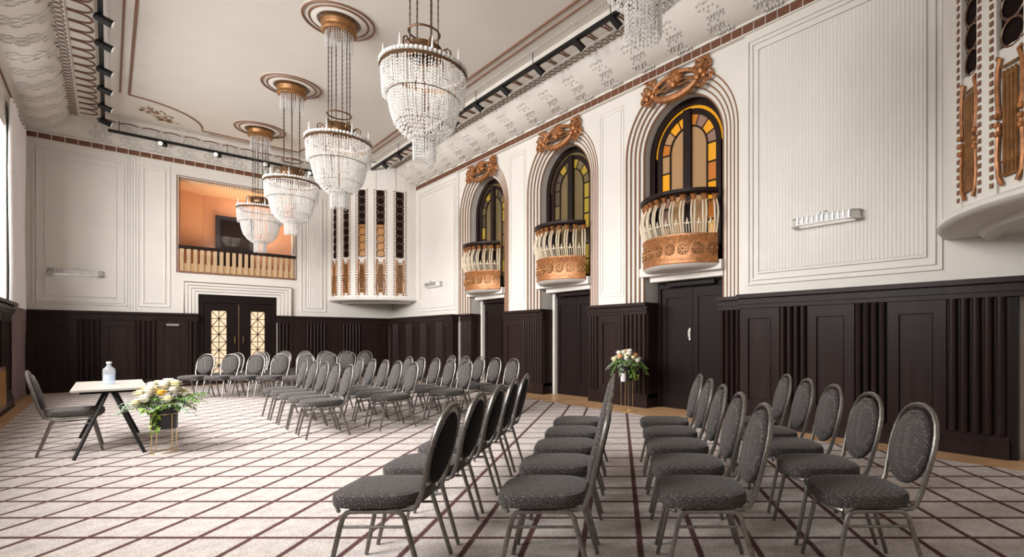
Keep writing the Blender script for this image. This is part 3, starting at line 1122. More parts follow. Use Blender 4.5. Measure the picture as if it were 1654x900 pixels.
def make_balcony():
    root = thing('balcony', '', 'balcony')
    A = math.radians(53)
    n = 22

    def band(m, prof_):
        for (r0, z0), (r1, z1) in zip(prof_, prof_[1:]):
            pass
        rows = [[bow(r, z, -A + 2 * A * j / n) for r, z in prof_] for j in range(n + 1)]
        m.strip(rows, closed=True)
        k = len(prof_)
        m.f.append(tuple(range(len(m.v) - k, len(m.v))))
        m.f.append(tuple(range(len(m.v) - k * (n + 1), len(m.v) - k * n))[::-1])
        return m
    band(MB(), [(0.86, 2.60), (0.985, 2.60), (0.995, 2.63), (0.985, 2.66), (0.985, 3.04), (1.0, 3.06), (1.0, 3.10), (0.86, 3.10)]).build('parapet', 'copper', root)
    band(MB(), [(0.84, 3.77), (1.0, 3.77), (1.04, 3.80), (1.04, 3.85), (0.84, 3.85)]).build('hand_rail', 'dark_wood', root)
    u = MB()
    rows = [[bow(r, z, -A + 2 * A * j / n) for j in range(n + 1)] for r, z in ((0.985, 2.60), (0.93, 2.55), (0.80, 2.53), (0.55, 2.53), (0.30, 2.53))]
    u.strip(rows)
    u.build('underside', 'plaster', root)
    dk = MB()
    dk.strip([[bow(r, 3.0, -A + 2 * A * j / n) for j in range(n + 1)] for r in (0.86, 0.3)])
    dk.build('floor_deck', 'dark_wood', root)
    nb = 11
    for k in range(nb):
        a = -A * 0.96 + 2 * A * 0.96 * k / (nb - 1)
        m = MB()
        for q in (-0.026, 0.026):
            m.tube([bow(r, z, a + q * (1 if z > 3.3 else 0.8)) for r, z in ((0.955, 3.09), (0.99, 3.18), (1.03, 3.30), (1.04, 3.42), (1.02, 3.54), (0.97, 3.64), (0.935, 3.70))], [0.014, 0.015, 0.017, 0.018, 0.017, 0.015, 0.014], 6)
        bl = m.build('baluster', 'cream_bar', root)
        c = MB()
        c.tube([bow(0.935, 3.67, a), bow(0.95, 3.73, a), bow(0.97, 3.77, a)], [0.035, 0.05, 0.06], 8)
        c.build('capital', 'copper', bl)
        if k < nb - 1:
            a2 = a + A * 0.96 / (nb - 1)
            s = MB()
            for q in (-0.022, 0.022):
                s.tube([bow(0.955, 3.09, a2 + q), bow(1.0, 3.20, a2 + q), bow(1.025, 3.27, a2 + q)], 0.008, 5)
            s.tube([bow(1.03, 3.27, a2 - 0.05), bow(1.03, 3.27, a2 + 0.05)], 0.009, 5)
            s.tube([bow(1.02, 3.25, a2), bow(1.035, 3.31, a2), bow(1.035, 3.36, a2)], [0.018, 0.016, 0.002], 6)
            s.build('spike', 'cream_bar', root)
            w_ = MB()
            w_.tube([bow(0.96, 3.70, a2 - 0.06), bow(0.985, 3.64, a2 - 0.03), bow(0.99, 3.61, a2), bow(0.985, 3.64, a2 + 0.03), bow(0.96, 3.70, a2 + 0.06)], 0.008, 5)
            w_.build('swag', 'copper', root)
    nr = 8
    for k in range(nr):
        a = -A * 0.9 + 2 * A * 0.9 * k / (nr - 1)
        m = MB()
        cr = 0.090

        def pt(u_, v_, out):
            return bow(0.985 + out, 2.85 + v_, a + u_ / 1.05)
        for rr_, tt in ((0.095, 0.011), (0.055, 0.009)):
            m.tube([pt(rr_ * math.cos(2 * PI * j / 12), rr_ * math.sin(2 * PI * j / 12), 0.004) for j in range(12)], tt, 5, closed=True)
        for j in range(8):
            t = 2 * PI * j / 8
            c = pt(0.075 * math.cos(t), 0.075 * math.sin(t), 0.01)
            m.ball(c, 0.016, 6)
        m.ball(pt(0, 0, 0.01), 0.024, 6)
        m.build('rosette', 'gold_brown', root)
    return root


BAL_LBL = ('bowed copper and cream balcony nearest the fluted wall panel, under the amber window',
           'bowed copper and cream balcony in the middle of the three',
           'bowed copper and cream balcony closest to the far corner screen')
b0 = make_balcony()
for i, yc in enumerate(ARCH_Y):
    o = b0 if i == 0 else copy_tree(b0)
    o.location = (XA, yc - 0.04, 0)
    tag(o, BAL_LBL[i], 'balcony', 'bowed balconies of the arcade')


# ------------------------------------------------------------------ copper cartouches over the arches
def scroll(m, c, r, turns, sgn, place, t0=0.0, rad=0.016):
    pts = []
    n = int(14 * turns)
    for j in range(n + 1):
        t = t0 + sgn * 2 * PI * turns * j / n
        q = r * (1 - 0.8 * j / n)
        pts.append(place(c[0] + q * math.cos(t), c[1] + q * math.sin(t)))
    m.tube(pts, rad, 6)


def make_cartouche():
    root = thing('cartouche', '', 'ornament')
    P = lambda u, z: (-0.035, u, z)                  # local: -x faces the room
    m = MB()
    m.tube([(-0.04, 0.50 * math.cos(2 * PI * j / 28), 0.21 * math.sin(2 * PI * j / 28)) for j in range(28)],
           [0.040 + 0.03 * max(0, -math.sin(2 * PI * j / 28)) for j in range(28)], 8, closed=True)
    m.build('oval_ring', 'copper', root)
    m = MB()
    m.tube([(-0.03, 0.46 * math.cos(t), -0.04 + 0.11 * math.sin(t)) for t in [PI * j / 10 for j in range(11)]], 0.022, 6)
    m.tube([(-0.03, -0.45, 0.0), (-0.04, -0.15, -0.02), (-0.04, 0.15, -0.02), (-0.03, 0.45, 0.0)], 0.02, 6)
    m.build('inner_bars', 'gold_brown', root)
    m = MB()
    for k in range(11):
        a = PI * k / 10
        m.tube([(-0.04, 0.03 * math.cos(a), 0.0), (-0.08, 0.12 * math.cos(a), 0.03 + 0.13 * math.sin(a)), (-0.05, 0.20 * math.cos(a), 0.06 + 0.24 * math.sin(a))], [0.02, 0.034, 0.014], 6)
    m.ball((-0.07, 0, 0.0), 0.075, 8)
    m.build('shell', 'copper', root)
    for s in (-1, 1):
        m = MB()
        for c, r, t0, sg_ in (((0.60, 0.05), 0.13, PI, 1), ((0.70, 0.13), 0.10, 0, -1), ((0.54, 0.22), 0.09, PI / 2, 1), ((0.72, -0.06), 0.10, PI / 2, -1), ((0.60, -0.14), 0.09, 0, 1), ((0.66, 0.27), 0.07, 0, 1), ((0.46, 0.10), 0.09, 0, -1)):
            scroll(m, (c[0] * s, c[1]), r, 1.4, sg_ * s, P, t0, 0.020)
        m.ball((-0.05, 0.58 * s, 0.04), 0.07, 8)
        m.ball((-0.05, 0.64 * s, -0.05), 0.05, 8)
        m.ball((-0.05, 0.50 * s, -0.04), 0.06, 8)
        m.build('scrollwork', 'copper', root)
    return root


c0 = make_cartouche()
CART_LBL = ('large copper scroll cartouche crowning the arch with the amber window', 'copper scroll cartouche crowning the middle arch', 'copper scroll cartouche crowning the arch nearest the corner screen')
for i, yc in enumerate(ARCH_Y):
    o = c0 if i == 0 else copy_tree(c0)
    o.location = (XA - 0.02, yc, 5.85)
    tag(o, CART_LBL[i], 'ornament', 'cartouches over the arches')


# ------------------------------------------------------------------ curved corner screens
def make_screen(name, label, corner, a0, adir, strips, lit):
    """quarter drum; position angle a = a0 + adir * t"""
    Rr = 2.0
    ZL, ZT = 2.60, 6.90
    root = thing(name, label, 'screen', (corner[0], corner[1], 0))

    def P(r, t, z):
        a = a0 + adir * t
        return (r * math.cos(a), r * math.sin(a), z)
    hw = 0.13 / Rr                            # half width of a strip, as an angle
    cuts = [0.0]
    for t in strips:
        cuts += [t - hw, t + hw]
    cuts.append(PI / 2)
    for k in range(0, len(cuts), 2):
        t0, t1 = cuts[k], cuts[k + 1]
        n = max(3, int((t1 - t0) / 0.05))
        m = MB()
        rows = []
        for j in range(n + 1):
            t = t0 + (t1 - t0) * j / n
            rows.append([P(Rr - 0.10, t, ZL), P(Rr, t, ZL), P(Rr, t, ZT), P(Rr - 0.10, t, ZT)])
        m.strip(rows)
        nv = len(m.v)
        m.f.append((0, 1, 2, 3))
        m.f.append((nv - 1, nv - 2, nv - 3, nv - 4))
        m.build('pier', 'plaster', root)
    bm_ = MB()
    for t in strips:
        for s in (-1, 1):
            tb = t + s * (hw + 0.024)
            for k in range(44):
                z = 2.72 + 3.32 * k / 43
                p = [P(Rr - 0.005, tb - 0.009, 0), P(Rr - 0.005, tb + 0.009, 0), P(Rr + 0.014, tb + 0.009, 0), P(Rr + 0.014, tb - 0.009, 0)]
                bm_.prism([(q[0], q[1]) for q in p], z - 0.020, z + 0.020)
    stuff(bm_.build('bead_rows', 'brown_line', root, smooth=False))
    for si, t in enumerate(strips):
        def flat(mb, z0, z1, r):
            mb.strip([[P(r, t + hw * q, z0) for q in (-1.05, 0, 1.05)], [P(r, t + hw * q, z1) for q in (-1.05, 0, 1.05)]])
            return mb
        flat(MB(), 2.60, 3.92, Rr - 0.03).build('lower_field', 'plaster', root)
        flat(MB(), 6.05, ZT, Rr - 0.02).build('head_field', 'plaster', root)
        g = flat(MB(), 3.90, 6.05, Rr - 0.05).build('grille_panel', 'grille_dark', root)
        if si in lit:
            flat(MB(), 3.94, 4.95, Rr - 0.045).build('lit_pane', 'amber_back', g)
        nr = 9
        for k in range(nr):
            zc = 4.02 + 0.24 * k
            m = MB()
            m.tube([P(Rr - 0.035, t + 0.120 / Rr * math.cos(2 * PI * j / 12), zc + 0.122 * math.sin(2 * PI * j / 12)) for j in range(12)], 0.012, 5, closed=True)
            m.build('grille_ring', 'grille_ring', g)
        # lyre: strings between two curved beaded arms
        L = MB()
        for q in (-0.45, -0.15, 0.15, 0.45):
            L.tube([P(Rr - 0.012, t + hw * q, 2.78), P(Rr - 0.008, t + hw * q, 3.70)], 0.014, 5)
        for z in (2.78, 2.90, 3.66, 3.74):
            L.tube([P(Rr - 0.006, t - hw * 0.62, z), P(Rr - 0.006, t + hw * 0.62, z)], 0.013, 5)
        ly = L.build('lyre_strings', 'gold_brown', root)
        for s in (-1, 1):
            Am = MB()
            prf = ((0.55, 2.70), (0.86, 2.78), (0.98, 2.95), (0.90, 3.12), (0.80, 3.25))
            Am.tube([P(Rr + 0.0, t + s * hw * q, z) for q, z in prf], 0.020, 6)
            prf = ((0.80, 3.32), (0.90, 3.42), (0.98, 3.58), (0.90, 3.74), (0.70, 3.82), (0.95, 3.84))
            Am.tube([P(Rr + 0.0, t + s * hw * q, z) for q, z in prf], 0.020, 6)
            for z in (3.16, 3.24, 3.32):
                Am.ball(P(Rr + 0.005, t + s * hw * 0.88, z), 0.034, 6)
            Am.build('lyre_arm', 'copper', root)
    m = MB()
    rows = []
    n = 24
    for r, z in ((Rr - 1.2, 2.50), (Rr - 0.55, 2.50), (Rr - 0.5, 2.46), (Rr - 0.38, 2.46), (Rr - 0.33, 2.52), (Rr - 0.06, 2.52), (Rr + 0.03, 2.53), (Rr + 0.06, 2.56), (Rr + 0.06, 2.60), (Rr + 0.025, 2.625), (Rr - 0.05, 2.63)):
        rows.append([P(r, PI / 2 * j / n, z) for j in range(n + 1)])
    m.strip(rows)
    m.build('ledge', 'plaster', root)
    return root


D = math.radians
make_screen('corner_screen', 'curved cream screen with lyre strips in the far corner', (XR, YF), -PI / 2, -1, [D(14.5), D(31), D(47.5), D(64), D(80.5)], (1, 2))
make_screen('corner_screen', 'curved cream screen with lyre strips cut by the right edge of the photo', (XR, YN), PI / 2, 1, [D(39), D(53.5), D(68), D(82)], ())


# ------------------------------------------------------------------ wall sconces
def make_sconce():
    root = thing('wall_sconce', '', 'wall lamp')     # local: x along the wall, -y out into the room
    L, Dp, H = 0.48, 0.17, 0.10
    pl = [(-L, 0), (-L, -Dp * 0.55), (-L + 0.10, -Dp), (L - 0.10, -Dp), (L, -Dp * 0.55), (L, 0)]
    MB().prism([(x * 0.97, y * 0.95) for x, y in pl], 0.005, H).build('body', 'sconce_body', root, smooth=False)
    MB().prism([(x * 1.02, y * 1.06) for x, y in pl], -0.012, 0.008).build('bottom_rim', 'sconce_body', root, smooth=False)
    MB().prism([(x * 1.01, y * 1.03) for x, y in pl], H, H + 0.012).build('top_rim', 'sconce_body', root, smooth=False)
    MB().prism([(x * 0.8, y * 0.8 - 0.01) for x, y in pl], -0.016, -0.011).build('diffuser', 'lamp_glass', root, smooth=False)
    for k in range(11):
        x = -L + 0.12 + (2 * L - 0.24) * k / 10
        MB().box(x - 0.009, x + 0.009, -Dp - 0.008, -Dp + 0.02, 0.01, H).build('rib', 'grey_metal', root, smooth=False)
    m = MB()
    m.tube([(-0.05, -Dp * 0.9, H + 0.01), (-0.02, -Dp * 0.9, H + 0.05), (0.02, -Dp * 0.9, H + 0.03), (0.05, -Dp * 0.9, H + 0.05), (0.07, -Dp * 0.9, H + 0.01)], 0.008, 5)
    m.ball((0, -Dp * 0.9, H + 0.035), 0.016, 6)
    m.build('finial', 'grey_metal', root)
    return root


s0 = make_sconce()
for i, (loc, rz, lb_) in enumerate((((XR - 0.011, 3.0, 2.95), -PI / 2, 'long white fluted wall sconce on the big fluted panel'),
                                    ((-0.57, YF, 2.92), 0.0, 'long white wall sconce above the wainscot by the curtain'),
                                    ((XR, 15.2, 2.93), -PI / 2, 'small looking wall sconce between the far balcony and corner screen'))):
    o = s0 if i == 0 else copy_tree(s0)
    o.location = loc
    o.rotation_euler = (0, 0, rz)
    tag(o, lb_, 'wall lamp', 'fluted wall sconces')


# ------------------------------------------------------------------ track lights
def track(name, label, p0, p1, zt, heads, aim):
    p0, p1 = Vector(p0), Vector(p1)
    root = thing(name, label, 'track light', (p0.x, p0.y, zt))
    d = p1 - p0
    L = d.length
    e = d.normalized()
    nrm = Vector((-e.y, e.x, 0))
    m = MB()
    m.prism([tuple((e * a + nrm * b)[:2]) for a, b in ((0, -0.034), (L, -0.034), (L, 0.034), (0, 0.034))], -0.03, 0.03)
    m.build('rail', 'black_metal', root, smooth=False)
    st = MB()
    k = 0.2
    while k < L:
        q = e * k
        st.tube([(q.x, q.y, 0.02), (q.x, q.y, 6.95 - zt - 0.005 if abs(aim[1]) < 0.5 else 6.85 - zt)], 0.008, 5)
        k += 2.2
    st.build('hanger', 'black_metal', root)
    av = Vector(aim).normalized()
    for h in heads:
        q = e * h + Vector((0, 0, -0.085))
        m = MB()
        m.tube([(e * h)[:], q[:]], 0.028, 6)
        a = q - av * 0.08
        b = q + av * 0.15
        m.tube([a, a + av * 0.02, b], [0.04, 0.062, 0.068], 12)
        hd = m.build('spot_head', 'black_metal', root)
        g = MB()
        g.tube([b, b + av * 0.006], 0.056, 10)
        g.build('lens', 'lamp_glass', hd)


track('track_light', 'black ceiling track with spot heads above the arcade', (5.90, 5.9, 0), (5.90, 17.0, 0), 6.68, [0.12, 1.05, 2.25, 3.45, 4.55, 5.7, 6.8, 7.9, 9.0, 10.1], (0.75, -0.25, -0.6))
track('track_light', 'black ceiling track with spot heads above the window side', (-0.10, 9.5, 0), (-0.10, 17.8, 0), 6.68, [1.3, 2.45, 3.5, 4.75, 5.85, 7.0, 8.1], (0.9, 0.0, -0.3))
track('track_light', 'black ceiling track with spot heads along the end wall', (-0.02, 18.15, 0), (4.85, 18.15, 0), 6.56, [1.05, 2.2, 3.35, 4.5], (-0.5, -0.85, -0.15))


# ------------------------------------------------------------------ chandeliers
def make_chandelier():
    root = thing('chandelier', '', 'chandelier')     # origin on the ceiling; z downwards negative
    zc = Z_CEIL
    rim = 4.79 - zc
    # rosette painted on the ceiling and the bronze dish
    m = MB()
    m.lathe([(0.33, 0.0), (0.345, -0.035), (0.465, -0.025), (0.48, -0.012), (0.585, -0.008), (0.585, 0.0)], 40)
    ros = m.build('ceiling_rosette', 'plaster', root)
    for r in (0.56, 0.46):
        t = MB()
        n = 44
        t.tube([(r * math.cos(2 * PI * j / n), r * math.sin(2 * PI * j / n), -0.02) for j in range(n)], 0.020, 6, closed=True)
        t.build('rosette_ring', 'brown_line', ros)
    MB().lathe([(0.001, -0.02), (0.30, -0.02), (0.312, -0.05), (0.292, -0.08), (0.285, -0.13), (0.27, -0.16), (0.28, -0.19), (0.285, -0.22), (0.26, -0.25), (0.001, -0.25)], 32).build('canopy', 'gold_brown', root)
    MB().lathe([(0.314, -0.045), (0.318, -0.065), (0.297, -0.085)], 32).build('canopy_rim', 'bronze', root)

    def strands(m, r0, r1, z0, z1, n, pitch=0.034, br=0.0125, jit=0.0, bulge=0.0):
        k = max(2, int(abs(z0 - z1) / pitch))
        for j in range(n):
            a = 2 * PI * (j + random.uniform(-jit, jit)) / n
            off = random.uniform(0, 0.6)
            for q in range(k):
                t = (q + off) / k
                r = r0 + (r1 - r0) * t + bulge * math.sin(PI * t)
                m.octa((r * math.cos(a), r * math.sin(a), z0 + (z1 - z0) * t), br, 0.019)
    m = MB()
    strands(m, 0.22, 0.22, -0.25, -0.58, 34, jit=0.1, br=0.010)
    strands(m, 0.13, 0.13, -0.25, -0.46, 18, br=0.010)
    stuff(m.build('canopy_crystals', 'crystal', root))
    # rods with little crystal beads down to the crown
    for j in range(6):
        a = 2 * PI * j / 6 + 0.3
        x, y = 0.17 * math.cos(a), 0.17 * math.sin(a)
        t = MB()
        t.tube([(x, y, -0.24), (x, y, 4.92 - zc)], 0.008, 5)
        z = -0.45
        while z > 5.45 - zc:
            t.octa((x, y, z), 0.016, 0.035)
            z -= 0.085
        t.build('suspension_rod', 'rod_metal', root)
    # crown ring, drum and scrolls
    for zz, rr in ((5.28, 0.19), (4.95, 0.19)):
        t = MB()
        t.tube([(rr * math.cos(2 * PI * j / 24), rr * math.sin(2 * PI * j / 24), zz - zc) for j in range(24)], 0.013, 6, closed=True)
        t.build('crown_ring', 'bronze', root)
    MB().lathe([(0.15, 4.95 - zc), (0.21, 4.95 - zc), (0.22, 4.99 - zc), (0.20, 5.06 - zc), (0.22, 5.09 - zc), (0.15, 5.09 - zc)], 24).build('crown_drum', 'bronze', root)
    for j in range(6):
        a = 2 * PI * j / 6
        t = MB()
        ca, sa = math.cos(a), math.sin(a)
        pts = [(0.20, 4.99), (0.25, 5.07), (0.29, 5.09), (0.33, 5.06), (0.345, 4.86), (0.40, 4.86), (0.51, 4.80)]
        t.tube([(r * ca, r * sa, z - zc) for r, z in pts], 0.011, 6)
        pts = [(0.25 + 0.05 * math.cos(q), 5.01 + 0.05 * math.sin(q)) for q in [0.5 * i_ for i_ in range(11)]]
        t.tube([(r * ca, r * sa, z - zc) for r, z in pts], 0.008, 5)
        t.build('scroll_arm', 'bronze', root)
    # rim hoop with crystal collar and spikes
    MB().lathe([(0.50, rim + 0.0), (0.53, rim - 0.005), (0.535, rim - 0.03), (0.51, rim - 0.04), (0.50, rim)], 48).build('rim_hoop', 'bronze', root)
    m = MB()
    for j in range(60):
        a = 2 * PI * j / 60
        m.ball((0.515 * math.cos(a), 0.515 * math.sin(a), rim + 0.03), 0.030, 6)
    stuff(m.build('rim_crystals', 'crystal', root))
    for j in range(8):
        a = 2 * PI * j / 8 + 0.2
        x, y = 0.49 * math.cos(a), 0.49 * math.sin(a)
        t = MB()
        t.tube([(x, y, rim), (x, y, rim + 0.10), (x, y, rim + 0.22)], [0.020, 0.012, 0.002], 6)
        t.build('spike', 'crystal_cap', root)
    # tiers of hanging strands
    m = MB()
    strands(m, 0.515, 0.495, rim - 0.05, 4.40 - zc, 84, jit=0.2)
    strands(m, 0.46, 0.44, rim - 0.08, 4.44 - zc, 60, jit=0.3)
    stuff(m.build('upper_tier', 'crystal', root))
    m = MB()
    strands(m, 0.435, 0.35, 4.46 - zc, 4.05 - zc, 72, jit=0.2, bulge=0.02)
    strands(m, 0.36, 0.33, 4.60 - zc, 4.15 - zc, 44, jit=0.3)
    stuff(m.build('middle_tier', 'crystal', root))
    m = MB()
    strands(m, 0.33, 0.15, 4.12 - zc, 3.88 - zc, 60, jit=0.25, bulge=0.06)
    stuff(m.build('lower_tier', 'crystal', root))
    m = MB()
    strands(m, 0.14, 0.135, 3.95 - zc, 3.62 - zc, 26, jit=0.1)
    strands(m, 0.08, 0.08, 3.98 - zc, 3.64 - zc, 12, jit=0.1)
    stuff(m.build('tassel', 'crystal', root))
    for zz, rr in ((4.42, 0.44), (4.08, 0.33), (3.93, 0.13)):
        t = MB()
        t.tube([(rr * math.cos(2 * PI * j / 32), rr * math.sin(2 * PI * j / 32), zz - zc) for j in range(32)], 0.006, 5, closed=True)
        t.build('tier_hoop', 'bronze', root)
    MB().tube([(0, 0, 5.1 - zc), (0, 0, 3.98 - zc)], 0.012, 6).build('centre_stem', 'bronze', root)
    return root


ch0 = make_chandelier()
CH = ((2.62, 'crystal chandelier at the top edge of the photo with only its lower tassel showing'),
      (6.44, 'largest looking crystal chandelier, hanging before the black track above the arcade'),
      (9.88, 'second crystal chandelier from the largest, with its whole ceiling rosette in view'),
      (13.19, 'third crystal chandelier in the line, overlapping the loggia'),
      (16.53, 'farthest crystal chandelier, hanging before the orange loggia'))
for i, (y, lb_) in enumerate(CH):
    o = ch0 if i == 0 else copy_tree(ch0)
    o.location = (2.88, y, Z_CEIL)
    o.rotation_euler = (0, 0, 0.35 * i)
    tag(o, lb_, 'chandelier', 'crystal chandeliers down the hall')
    pl = bpy.data.lights.new('chandelier_bulbs', 'POINT')
    pl.energy = 9
    pl.shadow_soft_size = 0.25
    pl.color = (1.0, 0.90, 0.78)
    q = bpy.data.objects.new('chandelier_bulbs', pl)
    COL.objects.link(q)
    q.location = (2.88, y, 4.62)


# ------------------------------------------------------------------ chairs
def make_chair():
    root = thing('banquet_chair', '', 'chair')       # local +x is the way the chair faces
    # seat cushion
    def outline(sc, dz):
        pts = []
        for j in range(28):
            t = 2 * PI * j / 28
            c, s = math.cos(t), math.sin(t)
            ex = 2.0 / 3.4
            x = math.copysign(abs(c) ** ex, c)
            y = math.copysign(abs(s) ** ex, s)
            hw = 0.232 - 0.016 * (1 - x) * 0.5
            pts.append((0.036 + x * 0.248 * sc, y * hw * sc, dz))
        return pts
    m = MB()
    m.strip([outline(sc, z) for sc, z in ((0.90, 0.418), (0.985, 0.425), (1.0, 0.445), (0.995, 0.468), (0.96, 0.485), (0.86, 0.494), (0.55, 0.500), (0.05, 0.502))], closed=True)
    m.f.append(tuple(range(28))[::-1])
    m.f.append(tuple(range(7 * 28, 8 * 28)))
    m.build('seat', 'chair_fabric', root)
    # backrest plane: base point and leaning direction
    B = Vector((-0.232, 0, 0.495))
    up = Vector((-0.235, 0, 0.972)).normalized()
    nr = Vector((up.z, 0, -up.x))

    def P(u, v, o=0.0):
        return B + up * (v * 0.935) + Vector((0, u * 0.95, 0)) + nr * o
    H, W = 0.228, 0.186

    def ring(sc, o):
        res = []
        for j in range(28):
            t = 2 * PI * j / 28
            v = math.sin(t)
            res.append(P(W * sc * math.cos(t) * (1 - 0.05 * v), H + 0.005 + H * sc * v, o))
        return res
    m = MB()
    m.strip([ring(sc, o) for sc, o in ((0.97, -0.008), (1.0, 0.004), (0.99, 0.020), (0.92, 0.034), (0.6, 0.044), (0.04, 0.046))], closed=True)
    m.f.append(tuple(range(5 * 28, 6 * 28)))
    m.build('backrest', 'chair_fabric', root)
    m = MB()
    m.strip([ring(sc, o) for sc, o in ((0.04, -0.022), (0.8, -0.022), (0.94, -0.016), (0.97, -0.008))], closed=True)
    m.f.append(tuple(range(28)))
    m.build('shaded_rear', 'chair_rear_shade', root)  # rear of the backrest, shade put into its colour
    # grip hole at the top of the back, its dark inside painted black
    m = MB()
    m.strip([[P(0.034 * sc * math.cos(2 * PI * j / 14), 0.428 + 0.016 * sc * math.sin(2 * PI * j / 14), o) for j in range(14)] for sc, o in ((1.0, 0.024), (0.8, 0.036), (0.3, 0.036))], closed=True)
    m.build('grip_hole', 'grip_hole_dark', root)
    # tubular back frame: up one side, round the top, down the other
    half = [(0.180, -0.075), (0.192, 0.0), (0.203, 0.09), (0.212, 0.19), (0.214, 0.27), (0.203, 0.34), (0.178, 0.405), (0.138, 0.452), (0.085, 0.482), (0.03, 0.494)]
    path = [(0.06, 0.185, 0.408), (-0.12, 0.183, 0.408), (-0.175, 0.181, 0.411), (-0.203, 0.180, 0.425)]
    path = [Vector(p) for p in path] + [P(u, v, 0.0) for u, v in half[1:]]
    other = [Vector((p.x, -p.y, p.z)) for p in path[::-1]]
    MB().tube(path + other, 0.0145, 8).build('back_frame', 'chair_metal', root)
    # seat frame
    m = MB()
    for s in (-1, 1):
        m.tube([(0.135, 0.205 * s, 0.405), (-0.105, 0.205 * s, 0.405)], 0.0125, 8)
    m.tube([(0.20, 0.205, 0.408), (0.24, 0.15, 0.410), (0.255, 0.0, 0.410), (0.24, -0.15, 0.410), (0.20, -0.205, 0.408)], 0.011, 6)
    m.tube([(0.09, -0.2, 0.405), (0.09, 0.2, 0.405)], 0.011, 6)
    m.tube([(-0.09, -0.2, 0.405), (-0.09, 0.2, 0.405)], 0.011, 6)
    m.build('seat_frame', 'chair_metal', root)
    for s in (-1, 1):
        y0, y1 = 0.205 * s, 0.222 * s
        m = MB()
        m.tube([(0.10, y0, 0.405), (0.135, y0, 0.405), (0.160, y0, 0.396), (0.178, y0 * 1.01, 0.372), (0.19, y0 * 1.02, 0.33), (0.262, y1, 0.0)], [0.014, 0.014, 0.014, 0.014, 0.014, 0.0125], 8)
        m.build('leg', 'chair_metal', root)
        m = MB()
        m.tube([(-0.07, y0, 0.405), (-0.105, y0, 0.405), (-0.130, y0, 0.396), (-0.148, y0 * 1.01, 0.372), (-0.16, y0 * 1.02, 0.33), (-0.258, y1, 0.0)], [0.014, 0.014, 0.014, 0.014, 0.014, 0.0125], 8)
        m.build('leg', 'chair_metal', root)
        m = MB()
        m.tube([(0.19, y0 * 1.02, 0.325), (-0.162, y0 * 1.02, 0.325)], 0.008, 6)
        m.build('stretcher', 'chair_metal', root)
    return root


chair0 = make_chair()
used = []
S2 = math.sqrt(0.5)


def rd(r, d):                                        # position across (r) and along (d) the diagonal of the hall
    return ((d + r) * S2, (d - r) * S2)


def put_chair(x, y, ang, label, group):
    o = copy_tree(chair0) if used else chair0
    used.append(1)
    o.location = (x, y, 0.017)
    o.rotation_euler = (0, 0, ang)
    tag(o, label, 'chair', group)


ORD = ('nearest', 'second nearest', 'third', 'fourth', 'farthest')
NEAR_ROWS = ((-1.292, 'the row showing its shaded backs'), (-0.390, 'the row seen edge-on beside the shaded-back row'),
             (0.500, 'the row just right of the aisle'), (1.395, 'the row along the right wainscot'))
for r, rn in NEAR_ROWS:
    for k in range(5):
        x, y = rd(r, 2.925 + 0.585 * k + random.uniform(-0.006, 0.006))
        put_chair(x, y, D(135) + random.uniform(-0.02, 0.02), 'grey dotted oval-back chair, %s in %s' % (ORD[k], rn), 'chairs of the near block')
MID_ROWS = ((2.08, 'the front row facing the white table'), (2.98, 'the second row facing the white table'), (3.88, 'the third row facing the white table'), (4.78, 'the back row by the arcade doors'))
for X, rn in MID_ROWS:
    for k in range(5):
        put_chair(X + random.uniform(-0.01, 0.01), 7.76 + 0.58 * k, PI + random.uniform(-0.03, 0.03), 'oval-back chair, %s in %s' % (ORD[k], rn), 'chairs of the middle block')
ORDL = ('leftmost', 'second from left', 'middle', 'second from right', 'rightmost')
FAR_ROWS = ((11.27, 'the front row before the lattice door'), (12.17, 'the second row before the lattice door'), (13.07, 'the third row before the end wall'), (13.97, 'the rear row against the end wainscot'))
for d_, rn in FAR_ROWS:
    for k in range(5):
        x, y = rd(-9.37 + 0.567 * k, d_)
        put_chair(x, y, D(225) + random.uniform(-0.03, 0.03), 'blue-grey oval-back chair, %s in %s' % (ORDL[k], rn), 'chairs of the far block')
put_chair(-0.315, 8.83, 0.0, 'single oval-back chair drawn up to the white table', None)

# ------------------------------------------------------------------ table, bottle
tb = thing('folding_table', 'white folding table with splayed black legs on the carpet', 'table', (0.01, 9.15, 0.022))
m = MB()
m.prism([(-0.32, -0.79), (0.32, -0.79), (0.32, 0.83), (-0.32, 0.83)], 0.705, 0.728)
m.build('table_top', 'tabletop', tb, smooth=False)
m = MB()
m.box(-0.25, 0.25, -0.72, 0.74, 0.675, 0.705)
m.build('apron', 'black_metal', tb, smooth=False)
for yb, yt in ((-1.07, -0.70), (0.62, 0.50)):
    for sx in (-1, 1):
        MB().tube([(0.02 * sx, yt, 0.69), (0.28 * sx, yb, 0.0)], 0.017, 8).build('leg', 'black_metal', tb)
bt = thing('water_bottle', 'clear glass water bottle on the white table', 'bottle', (0.0, 9.25, 0.7515))
MB().lathe([(0.001, 0.0), (0.056, 0.0), (0.060, 0.01), (0.060, 0.17), (0.055, 0.195), (0.030, 0.222), (0.022, 0.232), (0.022, 0.262), (0.027, 0.264), (0.027, 0.278), (0.019, 0.278)], 20).build('bottle_body', 'bottle_clear', bt)
MB().lathe([(0.001, 0.006), (0.053, 0.006), (0.054, 0.02), (0.054, 0.12), (0.001, 0.12)], 16).build('water', 'water_clear', bt)
MB().lathe([(0.001, 0.286), (0.026, 0.284), (0.028, 0.27), (0.024, 0.262)], 14).build('cap', 'white_metal', bt)


